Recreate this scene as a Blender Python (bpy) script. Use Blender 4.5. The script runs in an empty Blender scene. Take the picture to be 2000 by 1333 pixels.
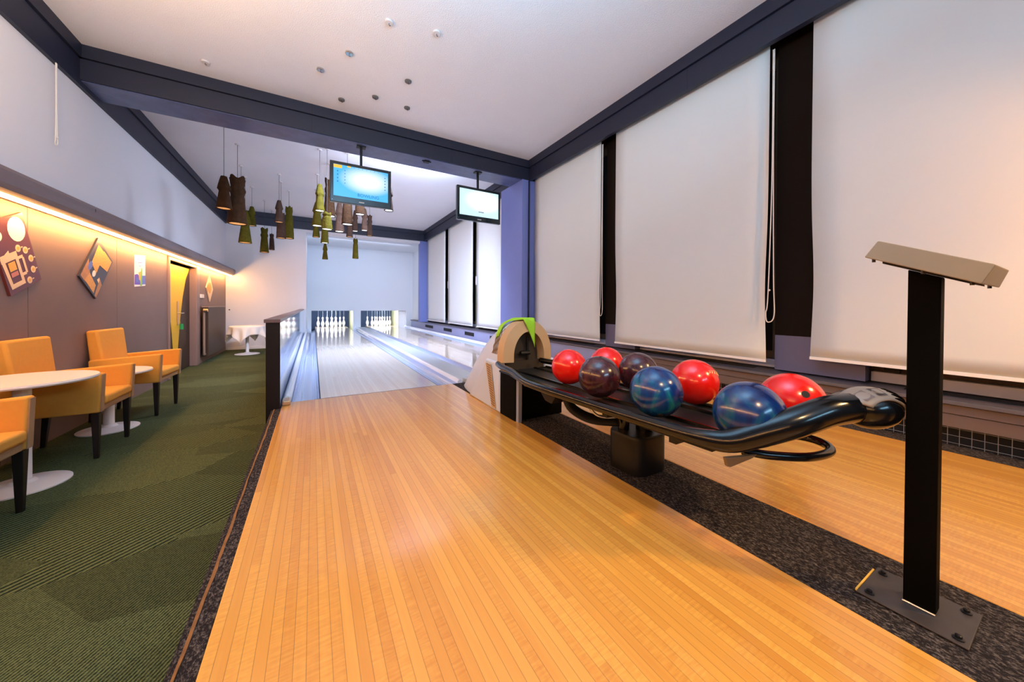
import bpy, bmesh, math, random
from mathutils import Vector, Matrix
random.seed(7)
SC = bpy.context.scene
COL = SC.collection
PI = math.pi

# ------------------------------------------------------------------ camera
f, yaw, pit, roll = .6695, .52535, -.00896, .00608
F = Vector((math.sin(yaw)*math.cos(pit), math.cos(yaw)*math.cos(pit), math.sin(pit)))
R0 = Vector((math.cos(yaw), -math.sin(yaw), 0)); U0 = R0.cross(F)
RR = R0*math.cos(roll)+U0*math.sin(roll); UU = U0*math.cos(roll)-R0*math.sin(roll)
cd = bpy.data.cameras.new('camera'); cam = bpy.data.objects.new('camera', cd); COL.objects.link(cam)
cam.matrix_world = Matrix(((RR.x, UU.x, -F.x, 0), (RR.y, UU.y, -F.y, 0), (RR.z, UU.z, -F.z, .865), (0, 0, 0, 1)))
cd.sensor_width = 36; cd.lens = 36*f*1000/2000; cd.shift_y = -62/2000
cd.clip_start = .02; cd.clip_end = 100
SC.camera = cam
# ------------------------------------------------------------------ world, view, lights
w = bpy.data.worlds.new('room_ambient'); SC.world = w; w.use_nodes = True
w.node_tree.nodes['Background'].inputs[0].default_value = (.70, .76, .95, 1)
w.node_tree.nodes['Background'].inputs[1].default_value = .06
SC.view_settings.view_transform = 'Standard'; SC.view_settings.look = 'None'
SC.view_settings.gamma = 1; SC.view_settings.use_curve_mapping = False
SC.view_settings.exposure = 0.27

def area(name, loc, target, sx, sy, power, color, spread=None):
    l = bpy.data.lights.new(name, 'AREA'); l.shape = 'RECTANGLE'; l.size = sx; l.size_y = sy
    l.energy = power; l.color = color
    if spread: l.spread = spread
    o = bpy.data.objects.new(name, l); COL.objects.link(o); o.location = loc
    o.rotation_euler = (Vector(target)-Vector(loc)).to_track_quat('-Z', 'Y').to_euler()
    return o
def spot(name, loc, target, power, color, ang=100, r=.03, blend=.6):
    l = bpy.data.lights.new(name, 'SPOT'); l.energy = power; l.color = color
    l.spot_size = math.radians(ang); l.spot_blend = blend; l.shadow_soft_size = r
    o = bpy.data.objects.new(name, l); COL.objects.link(o); o.location = loc
    o.rotation_euler = (Vector(target)-Vector(loc)).to_track_quat('-Z', 'Y').to_euler()
    return o
COOL = (.62, .74, 1.0); NEUT = (.86, .86, 1.0); WARM = (1.0, .62, .26)
# unseen lamps put behind the main beam for the cool light on the lanes
area('lane_cool_light_a', (.75, 6.0, 3.36), (.75, 8.2, 0), 1.0, .2, 86, COOL, math.radians(125))
area('lane_cool_light_b', (1.8, 6.0, 3.36), (1.8, 8.4, 0), 1.2, .2, 76, COOL, math.radians(105))
area('far_ceiling_fill', (1.45, 6.0, 3.22), (.6, 12.0, 3.1), 1.6, .12, 48, COOL)  # added out of view to brighten the far ceiling
# unseen light added behind the far beam to wash the wall above the pins
area('pin_wall_fill', (1.5, 12.5, 2.98), (1.5, 14.3, 0.6), 3.0, .12, 20, COOL)
# pin deck lamps inside the machine
area('pin_deck_light_a', (.62, 14.75, .95), (.62, 15.0, 0), 1.0, .12, 26, (.95, .98, 1))
area('pin_deck_light_b', (2.45, 14.75, .95), (2.45, 15.0, 0), 1.3, .12, 32, (.95, .98, .95))
# fill lights added out of view for the ceiling; warm spots behind the camera
area('uplight_neutral', (.45, .75, 2.62), (.45, 1.2, 3.5), 1.2, 1.2, 95, (.36, .72, 1.0))
area('ceiling_fill_neutral_b', (1.0, -3.0, 2.1), (.4, -1.4, 3.5), 2.0, .8, 75, (.36, .72, 1.0))
area('ceiling_fill_warm', (-1.3, 2.3, 2.35), (-1.2, 2.9, 3.5), .5, .5, 55, (1, .60, .30))
spot('warm_spot_light_a', (2.8, -1.3, 2.6), (2.2, .5, 0), 225, WARM, 70, .05)
spot('warm_spot_light_b', (.3, -1.3, 2.8), (1.35, .4, 0), 150, WARM, 64, .05)
spot('warm_spot_light_c', (2.9, -.75, 1.45), (3.5, .12, 1.30), 62, (1, .42, .10), 100, .05)

# ------------------------------------------------------------------ materials
def rgb(c): return (c[0], c[1], c[2], 1)
MATS = {}
def mat(name, col=(.8,.8,.8), rough=.5, metal=0, coat=0, emis=None, es=0, bump=None, noise=None, spec=None):
    """bump=(scale,strength)  noise=(scale,amount): mild tone variation of the colour"""
    m = bpy.data.materials.new(name); m.use_nodes = True; nt = m.node_tree; N = nt.nodes; L = nt.links
    b = N['Principled BSDF']
    b.inputs['Base Color'].default_value = rgb(col); b.inputs['Roughness'].default_value = rough
    b.inputs['Metallic'].default_value = metal; b.inputs['Coat Weight'].default_value = coat
    if spec is not None: b.inputs['Specular IOR Level'].default_value = spec
    if emis: b.inputs['Emission Color'].default_value = rgb(emis); b.inputs['Emission Strength'].default_value = es
    tc = N.new('ShaderNodeTexCoord')
    if noise:
        n = N.new('ShaderNodeTexNoise'); n.inputs['Scale'].default_value = noise[0]; n.inputs['Detail'].default_value = 5
        L.new(tc.outputs['Object'], n.inputs['Vector'])
        mx = N.new('ShaderNodeMix'); mx.data_type = 'RGBA'
        mx.inputs[6].default_value = rgb([c*(1-noise[1]) for c in col]); mx.inputs[7].default_value = rgb([min(1, c*(1+noise[1])) for c in col])
        L.new(n.outputs['Fac'], mx.inputs[0]); L.new(mx.outputs[2], b.inputs['Base Color'])
    if bump:
        n = N.new('ShaderNodeTexNoise'); n.inputs['Scale'].default_value = bump[0]; n.inputs['Detail'].default_value = 4
        L.new(tc.outputs['Object'], n.inputs['Vector'])
        bp = N.new('ShaderNodeBump'); bp.inputs['Strength'].default_value = bump[1]; bp.inputs['Distance'].default_value = .01
        L.new(n.outputs['Fac'], bp.inputs['Height']); L.new(bp.outputs[0], b.inputs['Normal'])
    MATS[name] = m; return m
def math_node(nt, op, a, b=None, c=None):
    n = nt.nodes.new('ShaderNodeMath'); n.operation = op
    for i, v in enumerate((a, b, c)):
        if v is None: continue
        if isinstance(v, (int, float)): n.inputs[i].default_value = v
        else: nt.links.new(v, n.inputs[i])
    return n.outputs[0]

def wood_mat(name, base, dark, bw, rough, seam=.55, x0=0.0, blen=1.3, coat=.5, crough=.12):
    m = bpy.data.materials.new(name); m.use_nodes = True; nt = m.node_tree; N = nt.nodes; L = nt.links
    b = N['Principled BSDF']; tc = N.new('ShaderNodeTexCoord'); sp = N.new('ShaderNodeSeparateXYZ')
    L.new(tc.outputs['Object'], sp.inputs[0]); X, Y = sp.outputs[0], sp.outputs[1]
    u = math_node(nt, 'DIVIDE', math_node(nt, 'SUBTRACT', X, x0), bw)
    idx = math_node(nt, 'FLOOR', u); fr = math_node(nt, 'FRACT', u)
    wn = N.new('ShaderNodeTexWhiteNoise'); wn.noise_dimensions = '1D'; L.new(idx, wn.inputs['W'])
    v = math_node(nt, 'ADD', math_node(nt, 'DIVIDE', Y, blen), math_node(nt, 'MULTIPLY', wn.outputs['Value'], 7.3))
    iy = math_node(nt, 'FLOOR', v)
    wn2 = N.new('ShaderNodeTexWhiteNoise'); wn2.noise_dimensions = '2D'; cb = N.new('ShaderNodeCombineXYZ')
    L.new(idx, cb.inputs[0]); L.new(iy, cb.inputs[1]); L.new(cb.outputs[0], wn2.inputs['Vector'])
    # grain
    mp = N.new('ShaderNodeMapping'); mp.inputs['Scale'].default_value = (60, 2.5, 1); L.new(tc.outputs['Object'], mp.inputs[0])
    g = N.new('ShaderNodeTexNoise'); g.inputs['Scale'].default_value = 1; g.inputs['Detail'].default_value = 6; g.inputs['Roughness'].default_value = .6
    L.new(mp.outputs[0], g.inputs['Vector'])
    # cross figure (tiger maple)
    mp2 = N.new('ShaderNodeMapping'); mp2.inputs['Scale'].default_value = (22, 130, 1); L.new(tc.outputs['Object'], mp2.inputs[0])
    g2 = N.new('ShaderNodeTexNoise'); g2.inputs['Scale'].default_value = 1; g2.inputs['Detail'].default_value = 2; L.new(mp2.outputs[0], g2.inputs['Vector'])
    t = math_node(nt, 'ADD', math_node(nt, 'MULTIPLY', wn2.outputs['Value'], .55), math_node(nt, 'MULTIPLY', g.outputs['Fac'], .6))
    t = math_node(nt, 'ADD', t, math_node(nt, 'MULTIPLY', math_node(nt, 'SUBTRACT', g2.outputs['Fac'], .5), math_node(nt, 'MULTIPLY', math_node(nt, 'GREATER_THAN', wn.outputs['Value'], .45), 1.0)))
    mx = N.new('ShaderNodeMix'); mx.data_type = 'RGBA'; mx.clamp_factor = True
    mx.inputs[6].default_value = rgb(dark); mx.inputs[7].default_value = rgb(base); L.new(t, mx.inputs[0])
    e = math_node(nt, 'LESS_THAN', math_node(nt, 'MINIMUM', fr, math_node(nt, 'SUBTRACT', 1, fr)), .03)
    mx2 = N.new('ShaderNodeMix'); mx2.data_type = 'RGBA'; L.new(math_node(nt, 'MULTIPLY', e, seam), mx2.inputs[0])
    L.new(mx.outputs[2], mx2.inputs[6]); mx2.inputs[7].default_value = (.10, .05, .02, 1)
    L.new(mx2.outputs[2], b.inputs['Base Color'])
    b.inputs['Roughness'].default_value = rough; b.inputs['Coat Weight'].default_value = coat; b.inputs['Coat Roughness'].default_value = crough
    MATS[name] = m; return m

wood_mat('approach_maple', (.76, .375, .066), (.53, .20, .024), .0275, .34, x0=-.234, coat=.65, crough=.13, blen=2.6, seam=.5)
wood_mat('lane_maple', (.84, .72, .60), (.70, .55, .42), .0275, .16, seam=.2, x0=.06, blen=5, coat=.6, crough=.05)

def carpet_mat():
    m = bpy.data.materials.new('green_carpet'); m.use_nodes = True; nt = m.node_tree; N = nt.nodes; L = nt.links
    b = N['Principled BSDF']; b.inputs['Roughness'].default_value = .95; b.inputs['Specular IOR Level'].default_value = .1
    tc = N.new('ShaderNodeTexCoord')
    rot = N.new('ShaderNodeMapping'); rot.inputs['Rotation'].default_value = (0, 0, math.radians(48)); L.new(tc.outputs['Object'], rot.inputs[0])
    sp = N.new('ShaderNodeSeparateXYZ'); L.new(rot.outputs[0], sp.inputs[0]); u, v = sp.outputs[0], sp.outputs[1]
    # big lozenge patches
    st = N.new('ShaderNodeMapping'); st.inputs['Scale'].default_value = (1.1, 2.3, 1); st.inputs['Rotation'].default_value = (0, 0, math.radians(18)); L.new(tc.outputs['Object'], st.inputs[0])
    vo = N.new('ShaderNodeTexVoronoi'); vo.inputs['Scale'].default_value = 1.1; L.new(st.outputs[0], vo.inputs['Vector'])
    sc = N.new('ShaderNodeSeparateColor'); L.new(vo.outputs['Color'], sc.inputs[0])
    coarse = math_node(nt, 'GREATER_THAN', sc.outputs[0], .52)
    s1 = math_node(nt, 'SINE', math_node(nt, 'MULTIPLY', u, 2*PI/.030))
    s2 = math_node(nt, 'SINE', math_node(nt, 'MULTIPLY', math_node(nt, 'ADD', u, math_node(nt, 'MULTIPLY', v, .35)), 2*PI/.014))
    mixs = N.new('ShaderNodeMix'); L.new(coarse, mixs.inputs[0]); L.new(math_node(nt, 'MULTIPLY', s2, .75), mixs.inputs[2]); L.new(s1, mixs.inputs[3])
    n = N.new('ShaderNodeTexNoise'); n.inputs['Scale'].default_value = 160; n.inputs['Detail'].default_value = 2; L.new(tc.outputs['Object'], n.inputs['Vector'])
    h = math_node(nt, 'ADD', math_node(nt, 'MULTIPLY', mixs.outputs[0], .42), n.outputs['Fac'])
    cr = N.new('ShaderNodeValToRGB'); cr.color_ramp.elements[0].position = .18; cr.color_ramp.elements[0].color = (.010, .020, .012, 1)
    cr.color_ramp.elements[1].position = .85; cr.color_ramp.elements[1].color = (.125, .15, .065, 1)
    L.new(h, cr.inputs[0])
    mx = N.new('ShaderNodeMix'); mx.data_type = 'RGBA'; mx.blend_type = 'MULTIPLY'; mx.inputs[0].default_value = 1
    L.new(cr.outputs[0], mx.inputs[6])
    cc = N.new('ShaderNodeCombineColor')
    for i in range(3): L.new(math_node(nt, 'ADD', math_node(nt, 'MULTIPLY', sc.outputs[1], .4), .8), cc.inputs[i])
    L.new(cc.outputs[0], mx.inputs[7]); L.new(mx.outputs[2], b.inputs['Base Color'])
    bp = N.new('ShaderNodeBump'); bp.inputs['Strength'].default_value = .5; bp.inputs['Distance'].default_value = .004
    L.new(h, bp.inputs['Height']); L.new(bp.outputs[0], b.inputs['Normal'])
    MATS['green_carpet'] = m
carpet_mat()
def speckle_mat(name, a, c, scale):
    m = bpy.data.materials.new(name); m.use_nodes = True; nt = m.node_tree; N = nt.nodes; L = nt.links
    b = N['Principled BSDF']; b.inputs['Roughness'].default_value = .95; b.inputs['Specular IOR Level'].default_value = .1
    tc = N.new('ShaderNodeTexCoord'); n = N.new('ShaderNodeTexNoise'); n.inputs['Scale'].default_value = scale; n.inputs['Detail'].default_value = 3; n.inputs['Roughness'].default_value = .8
    mp = N.new('ShaderNodeMapping'); mp.inputs['Scale'].default_value = (1, .55, 1); mp.inputs['Rotation'].default_value = (0, 0, .5)
    L.new(tc.outputs['Object'], mp.inputs[0]); L.new(mp.outputs[0], n.inputs['Vector'])
    cr = N.new('ShaderNodeValToRGB'); cr.color_ramp.elements[0].position = .48; cr.color_ramp.elements[0].color = rgb(a)
    cr.color_ramp.elements[1].position = .72; cr.color_ramp.elements[1].color = rgb(c); L.new(n.outputs['Fac'], cr.inputs[0]); L.new(cr.outputs[0], b.inputs['Base Color'])
    bp = N.new('ShaderNodeBump'); bp.inputs['Strength'].default_value = .8; bp.inputs['Distance'].default_value = .006
    L.new(n.outputs['Fac'], bp.inputs['Height']); L.new(bp.outputs[0], b.inputs['Normal'])
    MATS[name] = m
speckle_mat('speckled_carpet', (.018, .014, .015), (.20, .16, .14), 150)

mat('ceiling_plaster', (.76, .77, .83), .95, bump=(110, .55), noise=(3, .03))
mat('white_wall', (.72, .72, .76), .8, bump=(60, .1))
mat('far_white_wall', (.70, .74, .79), .85)
mat('brown_panel', (.20, .135, .125), .55, noise=(5, .08))
mat('door_brown', (.035, .019, .012), .5)
mat('door_frame_brown', (.26, .17, .15), .45)
mat('door_yellow', (.85, .50, .02), .45)
mat('navy_beam', (.011, .014, .034), .5, noise=(6, .12))
mat('navy_lit', (.075, .095, .20), .35, noise=(7, .55))  # beam navy lightened; bounced cool light is put into the colour
mat('blue_column', (.16, .21, .52), .6, noise=(4, .06))
mat('seam_dark', (.02, .02, .03), .8)
mat('blind_fabric', (.64, .69, .71), .9, noise=(1.2, .02))
mat('blind_bar', (.8, .8, .82), .5)
mat('cord_white', (.75, .72, .68), .7)
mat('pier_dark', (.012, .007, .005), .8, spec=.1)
mat('window_brown', (.10, .06, .035), .5)
mat('window_glass', (.02, .018, .02), .08)
mat('mullion_olive', (.14, .14, .10), .5)
mat('sill_white', (.50, .51, .64), .4)
mat('pier_blue', (.13, .13, .23), .5)
mat('ledge_slate', (.065, .060, .080), .4, noise=(9, .15))
mat('ledge_front_brown', (.14, .10, .09), .5)
mat('ledge_blue', (.32, .36, .58), .5)
mat('grille_black', (.01, .01, .012), .8)
mat('mesh_wire', (.35, .35, .37), .4, .6)
mat('led_strip', (1, .6, .25), .5, emis=(1.0, .50, .16), es=110)
mat('cove_mauve', (.20, .15, .16), .45)
mat('black_gloss', (.003, .003, .004), .2, coat=.15, spec=.4)
mat('black_satin', (.008, .0075, .008), .4, spec=.3)
mat('black_paint', (.0016, .0015, .0016), .6, spec=.05)
mat('plate_dark', (.06, .05, .05), .45, .3, noise=(20, .2))
mat('bolt_black', (.02, .02, .025), .3, .6)
mat('steel', (.6, .6, .62), .3, 1)
mat('blue_grey_metal', (.32, .38, .55), .4, .3)
mat('gutter_metal', (.50, .60, .84), .22, .35, coat=.4)
mat('gutter_ridge', (.86, .90, 1.0), .2, .1)
mat('cap_pale', (.42, .47, .53), .35, noise=(12, .06))
mat('gutter_dark', (.10, .08, .10), .5)
mat('half_wall_gloss', (.50, .56, .74), .07, coat=.7)
mat('half_wall_end', (.012, .006, .005), .45, spec=.3)
mat('half_wall_cap', (.16, .10, .10), .35)
mat('pin_white', (.90, .89, .88), .25, coat=.5)
mat('pin_red', (.60, .03, .03), .35)
mat('pit_navy', (.03, .055, .13), .8, noise=(25, .3))
mat('pit_yellow', (.60, .62, .40), .6)
mat('pit_white', (.9, .92, .95), .5)
mat('string', (.6, .68, .78), .7)
mat('tan_plastic', (.50, .33, .17), .45, bump=(300, .1))
mat('hood_white', (.56, .65, .83), .45)
mat('hood_rib', (.20, .12, .07), .6)
mat('hood_inside', (.035, .022, .012), .6)
mat('green_cloth', (.32, .66, .03), .9, bump=(40, .6))
mat('chair_orange', (.78, .36, .055), .85, bump=(400, .25), noise=(30, .06))
mat('chair_apron', (.42, .24, .12), .85)
mat('chair_leg', (.014, .007, .006), .4)
mat('table_white', (.82, .78, .78), .3)
mat('cloth_white', (.86, .82, .78), .9)
mat('shade_brown', (.034, .015, .006), .9, spec=.1, bump=(45, .9), noise=(22, .55))
mat('shade_olive', (.075, .060, .006), .9, spec=.1, bump=(45, .9), noise=(22, .5))
mat('shade_dusty', (.055, .030, .021), .9, spec=.1, bump=(45, .9), noise=(22, .45))
mat('lamp_lit', (1, 1, 1), .5, emis=(.9, .95, 1), es=2.2)
mat('led_rim_glow', (.8, .5, .2), .6, emis=(1, .5, .2), es=.25)  # faint glow put in for LED light caught on the lamp rims
mat('cable_black', (.03, .03, .03), .6)
mat('tv_black', (.006, .012, .018), .2, coat=.3)
mat('chrome_disc', (.55, .55, .56), .25, 1)
mat('disc_white', (.62, .60, .62), .5)
mat('disc_dark', (.12, .11, .11), .5)
mat('orange_edge', (.20, .085, .022), .8, noise=(25, .7))
mat('console_bronze', (.21, .145, .082), .45, .15, noise=(14, .1))
mat('console_side', (.75, .62, .42), .35, .2)
mat('hub_cap', (.24, .20, .175), .4)
mat('hub_dark', (.05, .04, .04), .4)
mat('radiator_brown', (.055, .032, .022), .4)
mat('radiator_end', (.30, .20, .15), .4)
mat('tag_green', (.02, .35, .12), .4)
mat('brass', (.75, .5, .3), .3, .9)
mat('worn_yellow', (.8, .48, .08), .5)
mat('board_maroon', (.13, .028, .032), .3); mat('board_navy', (.03, .032, .06), .3)
mat('print_white', (.90, .84, .78), .4); mat('print_cream', (.85, .60, .36), .4); mat('print_amber', (.80, .42, .05), .4)
mat('print_orange', (.78, .34, .06), .4, noise=(60, .5)); mat('print_blue', (.10, .17, .55), .4); mat('print_violet', (.14, .08, .52), .4)
mat('print_green', (.25, .50, .06), .4); mat('print_pink', (.6, .2, .15), .4); mat('print_wood', (.45, .22, .08), .4, noise=(40, .3))
mat('switch_white', (.8, .76, .7), .4)
mat('gold_ink', (.75, .52, .2), .4, .3)

def ball_mat(name, c1, c2, c3, scale=7, dist=2.5):
    m = bpy.data.materials.new(name); m.use_nodes = True; nt = m.node_tree; N = nt.nodes; L = nt.links
    b = N['Principled BSDF']; tc = N.new('ShaderNodeTexCoord'); n = N.new('ShaderNodeTexNoise')
    n.inputs['Scale'].default_value = scale; n.inputs['Detail'].default_value = 5; n.inputs['Distortion'].default_value = dist
    L.new(tc.outputs['Object'], n.inputs['Vector']); cr = N.new('ShaderNodeValToRGB')
    cr.color_ramp.elements[0].position = .32; cr.color_ramp.elements[0].color = rgb(c1)
    cr.color_ramp.elements[1].position = .72; cr.color_ramp.elements[1].color = rgb(c3)
    e = cr.color_ramp.elements.new(.52); e.color = rgb(c2)
    L.new(n.outputs['Fac'], cr.inputs[0]); L.new(cr.outputs[0], b.inputs['Base Color'])
    b.inputs['Roughness'].default_value = .22; b.inputs['Coat Weight'].default_value = .35; b.inputs['Coat Roughness'].default_value = .08
    MATS[name] = m
ball_mat('ball_red', (.58, .004, .003), (.72, .008, .004), (.80, .018, .008), 4, .5)
ball_mat('ball_purple', (.012, .005, .014), (.045, .010, .016), (.09, .024, .032))
ball_mat('ball_blue', (.006, .006, .07), (.003, .045, .19), (.012, .20, .24), 5, 3)
ball_mat('ball_blue_dark', (.004, .005, .05), (.003, .030, .15), (.010, .12, .14), 5, 3)

def screen_mat(name, edge, mid, strength):
    m = bpy.data.materials.new(name); m.use_nodes = True; nt = m.node_tree; N = nt.nodes; L = nt.links
    b = N['Principled BSDF']; b.inputs['Base Color'].default_value = (.02, .02, .02, 1); b.inputs['Roughness'].default_value = .2
    tc = N.new('ShaderNodeTexCoord'); sp = N.new('ShaderNodeSeparateXYZ'); L.new(tc.outputs['Generated'], sp.inputs[0])
    dx = math_node(nt, 'MULTIPLY', math_node(nt, 'SUBTRACT', sp.outputs[0], .6), 1.9); dz = math_node(nt, 'MULTIPLY', math_node(nt, 'SUBTRACT', sp.outputs[2], .6), 2.1)
    d = math_node(nt, 'SQRT', math_node(nt, 'ADD', math_node(nt, 'MULTIPLY', dx, dx), math_node(nt, 'MULTIPLY', dz, dz)))
    cr = N.new('ShaderNodeValToRGB'); cr.color_ramp.elements[0].position = .42; cr.color_ramp.elements[0].color = rgb(mid)
    cr.color_ramp.elements[1].position = 1.25; cr.color_ramp.elements[1].color = rgb(edge); L.new(d, cr.inputs[0])
    L.new(cr.outputs[0], b.inputs['Emission Color']); b.inputs['Emission Strength'].default_value = strength
    MATS[name] = m
screen_mat('screen_blue', (.06, .45, .90), (.80, .93, 1), 1.0)
screen_mat('screen_white', (.55, .9, 1), (1, 1, 1), 1.1)
mat('screen_yellow', (.1, .06, 0), .4, emis=(1, .55, .03), es=.85)
mat('screen_ink', (.0, .08, .25), .4, emis=(.0, .16, .45), es=.6)

# ------------------------------------------------------------------ mesh helpers
class MB:
    def __init__(s): s.b = bmesh.new()
    def vs(s, pts): return [s.b.verts.new(p) for p in pts]
    def face(s, vs):
        try: return s.b.faces.new(vs)
        except ValueError: return None
    def box(s, x0, x1, y0, y1, z0, z1):
        v = s.vs([(x, y, z) for x in (x0, x1) for y in (y0, y1) for z in (z0, z1)])
        for q in ((0,1,3,2),(4,6,7,5),(0,4,5,1),(2,3,7,6),(0,2,6,4),(1,5,7,3)): s.face([v[i] for i in q])
        return s
    def hexa(s, p):   # 8 points: bottom 4 (ccw), top 4
        v = s.vs(p)
        for q in ((3,2,1,0),(4,5,6,7),(0,1,5,4),(1,2,6,5),(2,3,7,6),(3,0,4,7)): s.face([v[i] for i in q])
        return s
    def prism(s, poly, vec):
        vec = Vector(vec); a = s.vs(poly); c = s.vs([Vector(p)+vec for p in poly]); n = len(poly)
        s.face(a[::-1]); s.face(c)
        for i in range(n): s.face([a[i], a[(i+1) % n], c[(i+1) % n], c[i]])
        return s
    def rings(s, rings, cap=True, closed=True):
        R_ = [s.vs(r) for r in rings]; n = len(rings[0])
        for a, c in zip(R_, R_[1:]):
            for i in range(n if closed else n-1): s.face([a[i], a[(i+1) % n], c[(i+1) % n], c[i]])
        if cap: s.face(R_[0][::-1]); s.face(R_[-1])
        return s
    def tube(s, pts, rad, n=12, cap=True, sx=1.0):
        pts = [Vector(p) for p in pts]; rad = rad if isinstance(rad, (list, tuple)) else [rad]*len(pts)
        rings = []; ref = None
        for i, p in enumerate(pts):
            d = (pts[min(i+1, len(pts)-1)]-pts[max(i-1, 0)]).normalized()
            up = Vector((0, 0, 1)) if abs(d.z) < .9 else Vector((1, 0, 0))
            if ref is not None: a = (ref-d*ref.dot(d)).normalized()
            else: a = d.cross(up).normalized()
            ref = a; c = a.cross(d)
            rings.append([p+a*math.cos(t)*rad[i]*sx+c*math.sin(t)*rad[i] for t in [2*PI*k/n for k in range(n)]])
        return s.rings(rings, cap)
    def lathe(s, prof, c=(0, 0, 0), n=24, cap=True):
        return s.rings([[(c[0]+r*math.cos(2*PI*k/n), c[1]+r*math.sin(2*PI*k/n), c[2]+z) for k in range(n)] for r, z in prof], cap)
    def sphere(s, c, r, seg=32, rg=20, scale=(1, 1, 1)):
        bmesh.ops.create_uvsphere(s.b, u_segments=seg, v_segments=rg, radius=r, matrix=Matrix.Translation(c) @ Matrix.Diagonal((*scale, 1)))
        return s
def spline(P, k=6):
    P = [Vector(p) for p in P]; out = []
    for i in range(len(P)-1):
        p0, p1, p2, p3 = P[max(i-1, 0)], P[i], P[i+1], P[min(i+2, len(P)-1)]
        for j in range(k):
            t = j/k; out.append(.5*((2*p1)+(p2-p0)*t+(2*p0-5*p1+4*p2-p3)*t*t+(3*p1-p0-3*p2+p3)*t**3))
    out.append(P[-1]); return out

def wloc(o):
    v = Vector((0, 0, 0))
    while o: v += o.location; o = o.parent
    return v
def obj(name, mb, m, parent=None, smooth=False, bevel=0, seg=2, loc=None, sub=0):
    """mb is in world coordinates; a top-level mesh gets its origin at loc (or its own base)"""
    bmesh.ops.recalc_face_normals(mb.b, faces=mb.b.faces)
    if parent is not None: off = wloc(parent); l = Vector((0, 0, 0))
    else:
        if loc is None:
            vs = [v.co for v in mb.b.verts]
            loc = Vector((sum(v.x for v in vs)/len(vs), sum(v.y for v in vs)/len(vs), min(v.z for v in vs)))
        off = Vector(loc); l = off
    bmesh.ops.translate(mb.b, vec=-off, verts=mb.b.verts)
    me = bpy.data.meshes.new(name); mb.b.to_mesh(me); mb.b.free()
    me.materials.append(MATS[m] if isinstance(m, str) else m)
    if smooth:
        for p in me.polygons: p.use_smooth = True
    o = bpy.data.objects.new(name, me); COL.objects.link(o); o.location = l
    if parent is not None: o.parent = parent
    if bevel:
        md = o.modifiers.new('bevel', 'BEVEL'); md.width = bevel; md.segments = seg; md.limit_method = 'ANGLE'; md.angle_limit = math.radians(40)
    if sub:
        md = o.modifiers.new('subdivision', 'SUBSURF'); md.levels = sub; md.render_levels = sub
    if smooth == 'auto':
        bm = bmesh.new(); bm.from_mesh(me)
        for e in bm.edges:
            if len(e.link_faces) == 2 and e.calc_face_angle(0) > math.radians(38): e.smooth = False
        bm.to_mesh(me); bm.free()
    return o
def tag(o, label, cat, group=None):
    o['label'] = label; o['category'] = cat
    if group: o['group'] = group
    return o
def struct(o): o['kind'] = 'structure'; return o
def thing(name, label, cat, loc, group=None):
    o = bpy.data.objects.new(name, None); COL.objects.link(o); o.location = loc; o.empty_display_size = .05
    return tag(o, label, cat, group)
def dup(root, loc, rotz=None, label=None):
    r = root.copy(); COL.objects.link(r); r.location = loc
    if rotz is not None: r.rotation_euler = (0, 0, rotz)
    if label: r['label'] = label
    for ch in list(root.children):
        c = ch.copy(); COL.objects.link(c); c.parent = r
        for g in list(ch.children):
            d = g.copy(); COL.objects.link(d); d.parent = c
    return r

# ================================================================== ROOM SHELL
XL, XR, YB, ZC, ZL = -2.09, 3.40, 12.1, 3.50, -.39
YN = -3.6
struct(obj('floor', MB().box(-2.6, -.302, YN, YB+.2, ZL-.1, ZL), 'green_carpet', loc=(0, 0, 0)))
struct(obj('floor', MB().box(-.274, -.235, YN, 3.44, -.30, -.004), 'speckled_carpet', loc=(0, 0, 0)))
mb = MB(); A = []; B = []     # worn orange edging of the step
for i in range(160):
    y = YN+(3.44-YN)*i/159; q = .0020*math.sin(y*5)+.0016*math.sin(y*23); A.append((-.283+q*.5, y, -.003)); B.append((-.274+q+random.uniform(-.0015, .0015), y, -.0015))
mb.rings([A, B, [(x, y, z-.006) for x, y, z in B], [(x, y, z-.006) for x, y, z in A]], cap=False, closed=False)
tag(obj('carpet_edging', mb, 'orange_edge'), 'frayed orange edging strip between green carpet and raised bowling approach', 'edging')
struct(obj('wall_step', MB().box(-.300, -.275, YN, 3.44, ZL, -.010), 'speckled_carpet'))
struct(obj('floor', MB().box(1.337, 1.733, YN, 3.62, -.12, -.002), 'speckled_carpet', loc=(0, 0, 0)))
struct(obj('floor', MB().box(3.335, 3.75, YN, 3.62, -.12, -.003), 'speckled_carpet', loc=(0, 0, 0)))
struct(obj('floor', MB().box(-.24, 3.8, 3.6, 17, -.4, -.20), 'gutter_dark', loc=(0, 0, 0)))
struct(obj('floor', MB().box(-.232, 3.8, YN, 3.6, -.30, -.13), 'gutter_dark', loc=(0, 0, 0)))
struct(obj('ceiling', MB().box(-2.7, 3.9, YN, YB+.1, ZC, ZC+.1), 'ceiling_plaster', loc=(0, 0, 0)))
struct(obj('ceiling', MB().box(-.30, 3.9, YB+.1, 17, 3.05, 3.15), 'far_white_wall', loc=(0, 0, 0)))
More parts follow.
